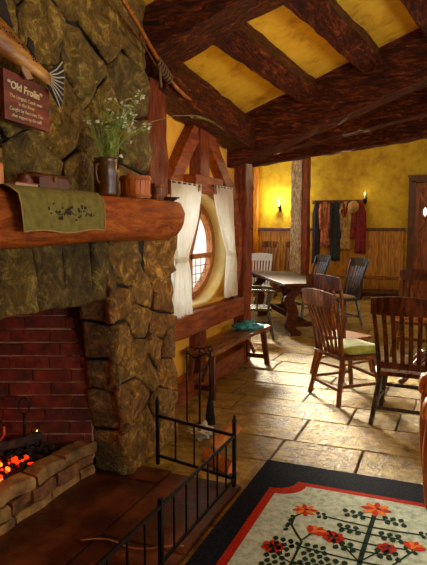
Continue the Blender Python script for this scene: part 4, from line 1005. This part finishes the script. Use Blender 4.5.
# ------------------------------------------------------------------ back wall things
def sconce(label, x, z, lit):
    t = thing('wall_sconce', label, 'sconce', (x, YW - .005, z), group='candle sconces on the back wall')
    q = MB(); q.smooth = True; q.loft([[(math.cos(a) * .035, yy, -.02 + math.sin(a) * .09) for a in [2 * PI * i / 16 for i in range(16)]] for yy in (0, -.015)]); q.build('backplate', M['iron'], t)
    q = MB(); q.tube([(0, -.01, -.06), (0, -.06, -.08), (0, -.11, -.05), (0, -.11, -.02)], .010, 8); q.lathe([(.001, -.02), (.03, -.02), (.045, .0), (.035, .01), (.001, .008)], (0, -.11, 0), 16); q.build('arm', M['iron'], t)
    q = MB(); q.lathe([(.001, 0), (.018, 0), (.018, .07), (.001, .072)], (0, -.11, .008), 12); q.build('candle', flat('candle wax ' + label[:6], (240, 224, 180), .5), t)
    q = MB(); q.lathe([(.003, .078), (.018, .1), (.016, .13), (.006, .165), (.001, .18)], (0, -.11, 0), 12); q.build('flame', emis('sconce flame', (255, 226, 150), 60 if lit else .5), t)
    q = MB(); q.smooth = True; q.loft([[(math.cos(a) * r, -.11 + math.sin(a) * r, zz) for a in [2 * PI * i / 16 for i in range(16)]] for r, zz in ((.035, .01), (.05, .06), (.05, .14), (.038, .2))], cap=False); q.build('glass_chimney', M['lampglass'], t)
    return t
sconce('brightly lit candle sconce on the yellow wall left of the column', -3.80, 2.02, True)
sconce('dim candle sconce on the yellow wall between the coats and the door', -1.83, 2.17, False)

# peg rail and coats
PR = thing('peg_rail', 'dark wooden peg rail holding the coats on the back wall', 'coat rail', (-2.42, YW - .02, 2.12))
q = MB(); q.bar((-.60, 0, 0), (.56, 0, 0), .03, .09); q.build('rail', M['darkwood'], PR)
for k in range(7):
    q = MB(); x = -.5 + .165 * k; q.tube([(x, -.01, -.01), (x, -.07, .005), (x, -.08, .03)], .009, 7); q.build('peg', M['darkwood'], PR)
def coat(name, label, cat, x, ztop, zbot, w, m, sleeves=True, seed=0, taper=1.0, dpt=.09, group='garments on the peg rail', collar=None):
    t = thing(name, label, cat, (x, YW - .055, ztop), group=group)
    q = MB(); q.smooth = True; rings = []; L = ztop - zbot
    for j in range(15):
        v = j / 14; ww_ = w / 2 * (.35 + .65 * min(1, v * 5)) * (1 + (taper - 1) * v); z = -L * v; ring = []
        for i in range(36):
            a = 2 * PI * i / 36; k = 1 + (.22 * math.sin(a * 7 + seed + v * 1.5)) * min(1, v * 3)
            ring.append((math.cos(a) * ww_ * (1 + .05 * math.sin(v * 5 + seed)), -.055 + math.sin(a) * dpt / 2 * k * (.6 + .4 * v), z + .02 * math.sin(a * 3 + seed) * (v > .9)))
        rings.append(ring)
    q.loft(rings); q.build('body', m, t)
    if sleeves:
        for s_ in (-1, 1):
            q = MB(); q.tube([(s_ * w * .36, -.07, -.05), (s_ * w * .47, -.09, -.2), (s_ * w * .43, -.10, -.42), (s_ * w * .38, -.10, -L * .62)], [.035, .042, .036, .032], 10); q.build('sleeve', m, t)
    if collar:
        q = MB(); q.tube([(-w * .2, -.09, -.06), (-w * .1, -.11, -.2), (0, -.115, -.34)], .018, 8); q.tube([(w * .2, -.09, -.06), (w * .1, -.11, -.2), (0, -.115, -.34)], .018, 8); q.build('lapel', collar, t)
    return t
cl = lambda n, a, b_: mat(n, [tuple(v * .7 for v in a), tuple(min(255, v * 1.05) for v in b_)], scale=14, rough=.9, bump=.5)
coat('hanging_cloak', 'long nearly black cloak hanging leftmost on the peg rail', 'cloak', -2.90, 2.14, .72, .19, cl('black cloak', (24, 16, 16), (48, 32, 28)), False, 1)
coat('hanging_coat', 'rust orange coat hanging second from the left on the peg rail', 'coat', -2.70, 2.13, 1.12, .22, cl('rust coat', (150, 70, 36), (206, 116, 70)), True, 2, collar=cl('rust lapel', (190, 110, 70), (220, 150, 100)))
coat('hanging_coat', 'dark slate jacket hanging between the orange and tan coats', 'coat', -2.46, 2.12, .80, .26, cl('slate jacket', (26, 26, 30), (58, 58, 60)), True, 3, .85)
coat('hanging_coat', 'tan coat with red lower folds hanging left of the straw hat', 'coat', -2.24, 2.13, 1.05, .22, cl('tan coat', (150, 108, 50), (206, 162, 90)), True, 4, collar=cl('crimson scarf', (130, 20, 16), (170, 40, 26)))
coat('hanging_scarf', 'crimson cloth hanging beneath the straw hat', 'scarf', -2.08, 2.08, 1.30, .10, cl('crimson cloth', (120, 26, 18), (160, 50, 30)), False, 5)
coat('hanging_cloak', 'deep red cloak hanging rightmost on the peg rail', 'cloak', -1.90, 2.13, .98, .20, cl('red cloak', (92, 12, 10), (140, 28, 20)), False, 6, 1.25)
HT = thing('straw_hat', 'round straw hat hanging on the peg rail between tan coat and red cloak', 'hat', (-2.06, YW - .19, 2.0))
q = MB(); q.smooth = True; q.loft([[(math.cos(a) * r, yy, math.sin(a) * r * 1.1) for a in [2 * PI * i / 28 for i in range(28)]] for r, yy in ((.12, 0), (.125, -.008), (.07, -.02), (.066, -.06), (.05, -.078), (.01, -.082))]); q.build('brim', flat('straw', (200, 150, 80), .8), HT)
q = MB(); q.smooth = True; q.loft([[(math.cos(a) * .071, yy, math.sin(a) * .071 * 1.1) for a in [2 * PI * i / 28 for i in range(28)]] for yy in (-.02, -.036)], cap=False); q.build('band', flat('brown band', (90, 50, 26), .7), HT)

# long bench against the back wall
LB = thing('long_bench', 'long low wooden bench along the panelled back wall under the coats', 'bench', (-1.75, 12.75, 0))
q = MB(); q.bar((-1.15, 0, .47), (.95, 0, .47), .34, .05); q.build('seat', M['chair_brown'], LB)
for x in (-1.0, -.05, .85):
    q = MB(); q.prism([(x - .03, -.14, 0), (x - .03, .14, 0), (x - .03, .1, .2), (x - .03, .12, .45), (x - .03, -.12, .45), (x - .03, -.1, .2)], (.05, 0, 0)); q.build('leg', M['darkwood'], LB)
q = MB(); q.bar((-1.0, 0, .16), (.85, 0, .16), .03, .07); q.build('stretcher', M['darkwood'], LB)

# ------------------------------------------------------------------ light
def area(name, loc, rot, sx, sy, power, col, spread=None):
    l_ = bpy.data.lights.new(name, 'AREA'); l_.shape = 'RECTANGLE'; l_.size = sx; l_.size_y = sy; l_.energy = power; l_.color = col
    if spread: l_.spread = spread
    o = bpy.data.objects.new(name, l_); COL.objects.link(o); o.location = loc; o.rotation_euler = rot; return o
def point(name, loc, power, col, r=.05):
    l_ = bpy.data.lights.new(name, 'POINT'); l_.energy = power; l_.color = col; l_.shadow_soft_size = r
    o = bpy.data.objects.new(name, l_); COL.objects.link(o); o.location = loc; return o
DAY = (1, .96, .88)
area('daylight oval window', (-3.1, 4.95, 1.6), (0, -PI / 2, 0), 1.4, 2.0, 28, (.96, .98, 1))
def aim(o, t):
    o.rotation_euler = (Vector(t) - o.location).to_track_quat('-Z', 'Z').to_euler()
a1 = area('daylight recess window', (-4.42, 11.1, 2.75), (0, 0, 0), 2.2, .9, 110, (1, .93, .70), spread=math.radians(28)); aim(a1, (-.35, 4.55, .0))
area('added daylight right near', (XR + .3, 1.5, 1.6), (0, PI / 2, 0), 1.4, 1.8, 115, DAY)  # added fill daylight for the foreground, through an invented opening
area('added daylight right middle', (XR + .3, 4.6, 1.6), (0, PI / 2, 0), 1.4, 2.0, 26, DAY)  # second added daylight fill from the unseen right side
area('added daylight right far', (XR + .3, 8.4, 1.6), (0, PI / 2, 0), 1.4, 2.0, 40, DAY)  # added daylight fill for the far part, no window known there
W_ = (1, .60, .24)
point('added warm fill near', (-.3, 2.9, 2.5), 12, W_, .12)  # added warm fill point, no lamp fixture here
point('added warm fill middle', (-1.2, 4.7, 2.2), 10, W_, .12)  # added warm fill for ceiling and beams, no fixture
point('added warm fill far', (-1.6, 10.2, 2.6), 34, (1, .80, .46), .15)  # added fill that brightens the far room, no fixture
point('sconce light', (-3.80, YW - .22, 2.16), 28, (1, .86, .5), .03)
point('sconce light dim', (-1.83, YW - .22, 2.31), 1, (1, .75, .38), .03)
point('fire light', (-2.5, 2.1, .45), 4, (1, .16, .03), .12)
w_ = bpy.data.worlds.new('world'); sc.world = w_; w_.use_nodes = True
w_.node_tree.nodes['Background'].inputs['Color'].default_value = (.8, .9, 1, 1); w_.node_tree.nodes['Background'].inputs['Strength'].default_value = 3.5
